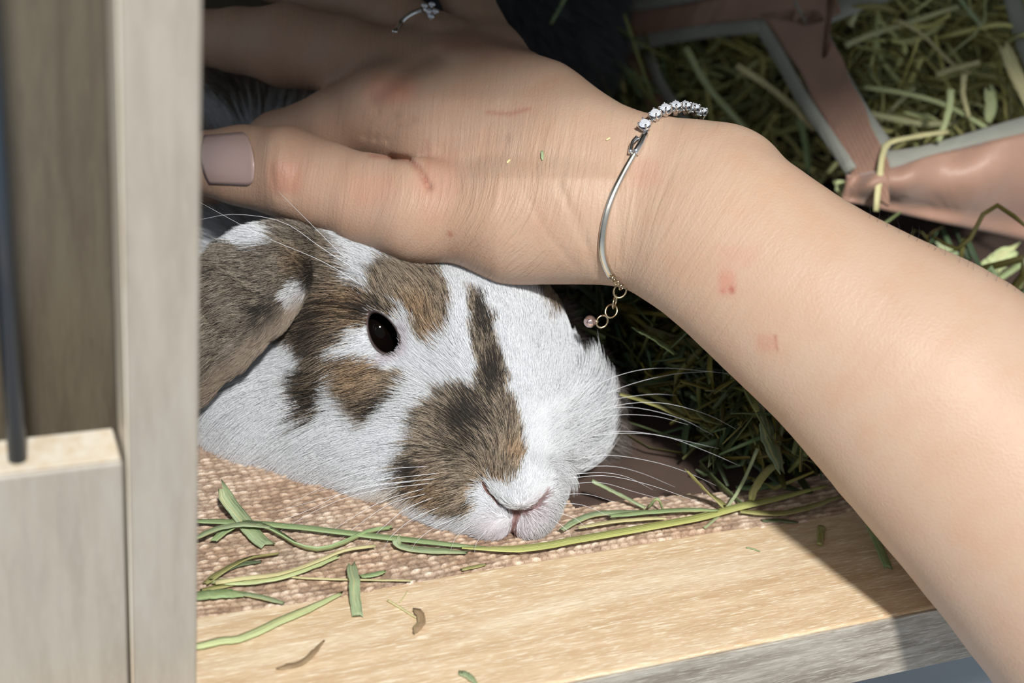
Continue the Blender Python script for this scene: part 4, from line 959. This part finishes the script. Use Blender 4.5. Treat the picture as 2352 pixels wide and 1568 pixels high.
def gen_floor(rs):
    px = rs.uniform(1300, 1880); z = abs(rs.normal(0, .020)); py = rs.uniform(760, 1130)
    c = onz(px, py, 0); c[1] = max(c[1], .030+z*.4); 
    if c[0] < .075-.2*(c[1]-.03) and c[1] < .10: c[0] = rs.uniform(.08, .22)
    c[2] = .004+z
    L = rs.uniform(.02, .06); d = nz(rs.normal(size=3)*[1, 1, .35]); b = rs.normal(size=3)*.012
    P = resample([c-d*L/2, c-d*L/5+b, c+d*L/5-b*.6, c+d*L/2], 8); P[:, 2] = np.maximum(P[:, 2], .0025); P[:, 1] = np.maximum(P[:, 1], .006)
    return P, rs.uniform(.0007, .0030), tintr(rs)
pile('loose_hay', 900, gen_floor, 'shade_dark', 'shade-darkened loose hay heaped on the cage floor behind the sill and forearm', 3)  # hay colour darkened to stand for the shade behind hand and arm

# ============================================================ FABRIC HAY BAG
PA = plane3((1890, 0, .600), (2025, 400, .560), (2400, 300, .575))      # right face
PB = plane3((1800, 0, .600), (1985, 400, .560), (1400, 100, .665))      # left face
PC = plane3((2000, 400, .560), (2400, 330, .572), (2200, 560, .585))
bag = empty('hay_bag', tuple(W(1950, 300, .6)), 'dusty pink fabric hay bag with pale grey bound window openings, behind the forearm', 'bag')
def prism(name, poly, pl, th, mat, off=0., parent=None, wob=0., nsub=6):
    Q = []
    m = len(poly)
    for i in range(m):
        a = np.array(poly[i], float); b = np.array(poly[(i+1) % m], float)
        for k in range(nsub): Q.append(a+(b-a)*k/nsub)
    Q = np.array(Q)
    if wob: Q += np.stack([np.sin(Q[:, 1]*.05+Q[:, 0]*.02), np.cos(Q[:, 0]*.04)], 1)*wob
    bm = bmesh.new(); fr = [bm.verts.new(pl(x, y, off)) for x, y in Q]; fc = bm.faces.new(fr)
    bmesh.ops.triangulate(bm, faces=[fc]); ex = bmesh.ops.extrude_face_region(bm, geom=bm.faces[:])
    vs = [g for g in ex['geom'] if isinstance(g, bmesh.types.BMVert)]; bmesh.ops.translate(bm, vec=Vector(R@[0, 0, th]), verts=vs)
    bmesh.ops.recalc_face_normals(bm, faces=bm.faces[:])
    me = bpy.data.meshes.new(name); bm.to_mesh(me); bm.free(); return link(name, me, mat, parent, False)
def strip(name, pts, wpx, pl, mat, parent, th=.0022, off=0., n=18):
    Q = resample(pts, n); P = np.array([pl(x, y, off) for x, y in Q]); T = np.gradient(Q, axis=0); T /= np.linalg.norm(T, axis=1)[:, None]
    V = []; Fc = []; wv = np.broadcast_to(wpx, (n,)) if not isinstance(wpx, (list, tuple)) else np.linspace(wpx[0], wpx[1], n)
    prof = [(-1, .0), (-.85, -1), (0, -1.15), (.85, -1), (1, 0), (0, .6)]
    for i in range(n):
        nrm = np.array([-T[i][1], T[i][0]])
        for (s, t) in prof: V.append(pl(*(Q[i]+nrm*s*wv[i]/2), off+t*th*.5))
    m = len(prof)
    for i in range(n-1):
        for k in range(m): Fc.append((i*m+k, i*m+(k+1) % m, (i+1)*m+(k+1) % m, (i+1)*m+k))
    Fc.append(tuple(range(m-1, -1, -1))); Fc.append(tuple((n-1)*m+k for k in range(m)))
    return mesh(name, V, Fc, mat, parent)
# pink fabric
prism('fabric_panel', [(1330, 20), (1560, -10), (1900, -60), (1930, 30), (1850, 60), (1745, 40), (1590, 62), (1440, 98), (1380, 90)], PB, .003, PINK, .001, bag, 3)
prism('fabric_panel', [(1745, 30), (1880, 20), (1930, 130), (1985, 250), (2045, 380), (2040, 470), (1960, 420), (1900, 280), (1830, 150)], PB, .003, PINK, .001, bag, 3)
def band(top, bot, pl, depth_b, nm):
    n, m = 40, 18; V = []; Fc = []
    A_ = resample(top, n); B_ = resample(bot, n)
    for i in range(n):
        for j in range(m):
            t = j/(m-1); q = A_[i]*(1-t)+B_[i]*t
            V.append(pl(q[0], q[1], -depth_b*min(1, .15+i/14)*math.sin(math.pi*min(1, t*1.15+.05))+.0035*math.sin(i*.42+t*3)*math.sin(i*.13+1)))
    for i in range(n-1):
        for j in range(m-1): Fc.append((i*m+j, (i+1)*m+j, (i+1)*m+j+1, i*m+j+1))
    o = mesh(nm, V, Fc, PINK, bag); md = o.modifiers.new('s', 'SOLIDIFY'); md.thickness = .0015; md.offset = 1; return o
band([(1950, 405), (2040, 385), (2180, 345), (2420, 290)], [(1930, 460), (2030, 482), (2180, 515), (2420, 565)], PC, .010, 'bottom_panel')
prism('fabric_panel', [(1410, 60), (1455, 90), (1500, 190), (1590, 330), (1560, 345), (1480, 230), (1430, 150)], PB, .003, PINK, .004, bag, 2)
prism('fabric_panel', [(2330, -60), (2460, -60), (2460, 330), (2370, 300), (2362, 120)], PA, .003, PINK, .001, bag, 2)
# binding tape
for pts, wp, pl in (
  ([(1330, 8), (1440, 12), (1560, -4), (1680, -30)], 30, PB),
  ([(1428, 108), (1520, 88), (1640, 70), (1748, 60)], 32, PB),
  ([(1742, 52), (1790, 130), (1840, 220), (1900, 310), (1955, 392)], 32, PB),
  ([(1488, 120), (1515, 190), (1548, 240), (1580, 290)], 24, PB),
  ([(1838, -5), (1885, 80), (1935, 180), (1985, 265), (2042, 345)], (40, 34), PA),
  ([(2030, 372), (2120, 358), (2220, 330), (2310, 302), (2420, 270)], (50, 44), PA),
  ([(1870, 45), (1940, 15), (2020, -15), (2100, -40)], 48, PA),
  ([(2318, -40), (2332, 20), (2350, 90), (2390, 200), (2420, 290)], 42, PA)):
    strip('binding', pts, wp, pl, BINDING, bag, .0026, -.0012)
tube('brown_cord', [W(1907, -20, .585), W(1905, 30, .578), W(1900, 80, .580), W(1895, 132, .583)], .0013, simple('brown_cord', (.16, .085, .06), .7, 200, .3), bag, sides=8)
prism('back_panel', [(1380, -100), (2480, -100), (2480, 420), (1980, 430), (1500, 330)], plane3((1400, 0, .74), (2400, 0, .72), (1900, 400, .68)), .003, simple('bag_inner_shade', (.05, .035, .03), .8, 40, .3), 0, bag)  # near-black sheet paints the shade inside the bag
# hay in the bag: long blades apart, the rest as stuff
def gen_bag(rs):
    px = rs.uniform(1440, 2420); py = rs.uniform(-80, 400); c = W(px, py, rs.uniform(.60, .665) if px > 1900 else rs.uniform(.63, .68))
    if px < 1960: c = W(px, py, rs.uniform(.66, .70))
    L = rs.uniform(.015, .06); d = nz(R@(rs.normal(size=3)*[1, .8, .35])); b = rs.normal(size=3)*.006
    t = rs.uniform(.35, 1.5); g = rs.uniform(-.3, .3)
    return resample([c-d*L/2, c+b, c+d*L/2], 7), rs.uniform(.0010, .0030), (t*(1-g*.3), t, t*(.8+g*.4))
pile('bagged_hay', 900, gen_bag, 'bag', 'yellow-green hay stuffed inside the pink fabric bag', 5)
def gen_left(rs):
    px = rs.uniform(1250, 1560); py = rs.uniform(40, 420); c = W(px, py, rs.uniform(.62, .70)); L = rs.uniform(.03, .08)
    d = nz(R@np.array([.5+rs.normal()*.3, .8+rs.normal()*.3, rs.normal()*.3])); b = rs.normal(size=3)*.005
    return resample([c-d*L/2, c+b, c+d*L/2], 7), rs.uniform(.0012, .0030), tintr(rs)
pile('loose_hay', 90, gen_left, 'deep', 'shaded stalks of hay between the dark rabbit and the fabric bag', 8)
bl = [
 ([(1575, 110), (1620, 190), (1670, 250), (1715, 300)], 17, 'pale', 'long green stalk slanting down inside the left bag window', .62),
 ([(1692, 150), (1760, 195), (1820, 245), (1870, 300)], 17, 'straw', 'pale stalk with blunt end slanting across the left bag window', .60),
 ([(1835, 270), (1850, 330), (1858, 400)], 16, 'green', 'upright green stalk low in the left bag window', .61),
 ([(2150, 172), (2200, 155), (2250, 142)], 14, 'straw', 'short pale straw piece in the middle of the right bag window', .585),
 ([(2300, 100), (2330, 165), (2352, 210), (2390, 290)], 30, 'straw', 'thick bright yellow stalk at the right edge of the right bag window', .58),
 ([(1985, 200), (2080, 215), (2180, 245), (2300, 315)], 13, 'pale', 'long thin stalk sloping down across the right bag window', .58),
 ([(2183, 205), (2178, 260), (2155, 325)], 17, 'pale', 'upright pale piece hanging over the lower bag binding', .562),
 ([(2255, 60), (2230, 30), (2190, -20)], 10, 'sage', 'sage stem at the top of the right bag window', .585),
 ([(1940, 105), (1985, 85), (2060, 60), (2200, 15)], 15, 'bag', 'olive blade sloping up near the top of the right bag window', .60),
 ([(1990, 260), (2040, 270), (2120, 285), (2200, 280)], 17, 'bag', 'curved olive blade just above the lower bag binding', .59),
 ([(2215, 170), (2212, 215), (2225, 270)], 14, 'straw', 'short upright piece in front of the long thin stalk', .578),
 ([(2270, 200), (2275, 240), (2268, 285)], 24, 'pale', 'blunt pale stub beside the right bag binding', .585),
 ([(2060, 45), (2120, 80), (2180, 140), (2230, 170)], 10, 'straw', 'thin stalk crossing the upper part of the right bag window', .595),
 ([(1950, 60), (1965, 30), (1990, -10)], 16, 'bag', 'broad olive leaf in the upper left corner of the right bag window', .60),
 ([(2100, 200), (2060, 240), (2010, 290)], 12, 'bag', 'olive stalk low in the left part of the right bag window', .60),
]
for pts, wp, mt, lb, dp in bl:
    straw('hay_straw', pts, wp, mt, lb, depth=dp, stem=(wp < 20), n=12, up=R@[0, 0, -1])
straw('hay_straw', [(2175, 302), (2110, 312), (2050, 325), (2030, 345), (2022, 390), (2012, 485)], 18, 'straw', 'bent straw hanging out of the bag over its lower binding', depth=(.562, .552), stem=True, n=20)
straw('dried_grass', [(2262, 625), (2290, 600), (2335, 572)], 42, 'pale', 'blurred pale leaf just above the forearm at the right', depth=.56, up=R@[0, 0, -1])
straw('hay_straw', [(2270, 660), (2310, 630), (2400, 570)], 20, 'green', 'blurred green stalk under the pale leaf at the right edge', depth=.57, stem=True)
straw('dried_grass', [(2150, 565), (2175, 575), (2200, 590)], 26, 'sage', 'small blurred pale leaf peeking over the forearm', depth=.57, up=R@[0, 0, -1])
straw('dried_grass', [(1915, 425), (1940, 430), (1968, 442)], 26, 'pale', 'small pale leaf at the bag corner above the forearm', depth=.57, up=R@[0, 0, -1])
straw('hay_straw', [(1300, -10), (1285, 20), (1265, 55)], 10, 'green', 'green stalk at the top behind the dark rabbit', depth=.60, stem=True)
for o in list(SC.objects):
    pass
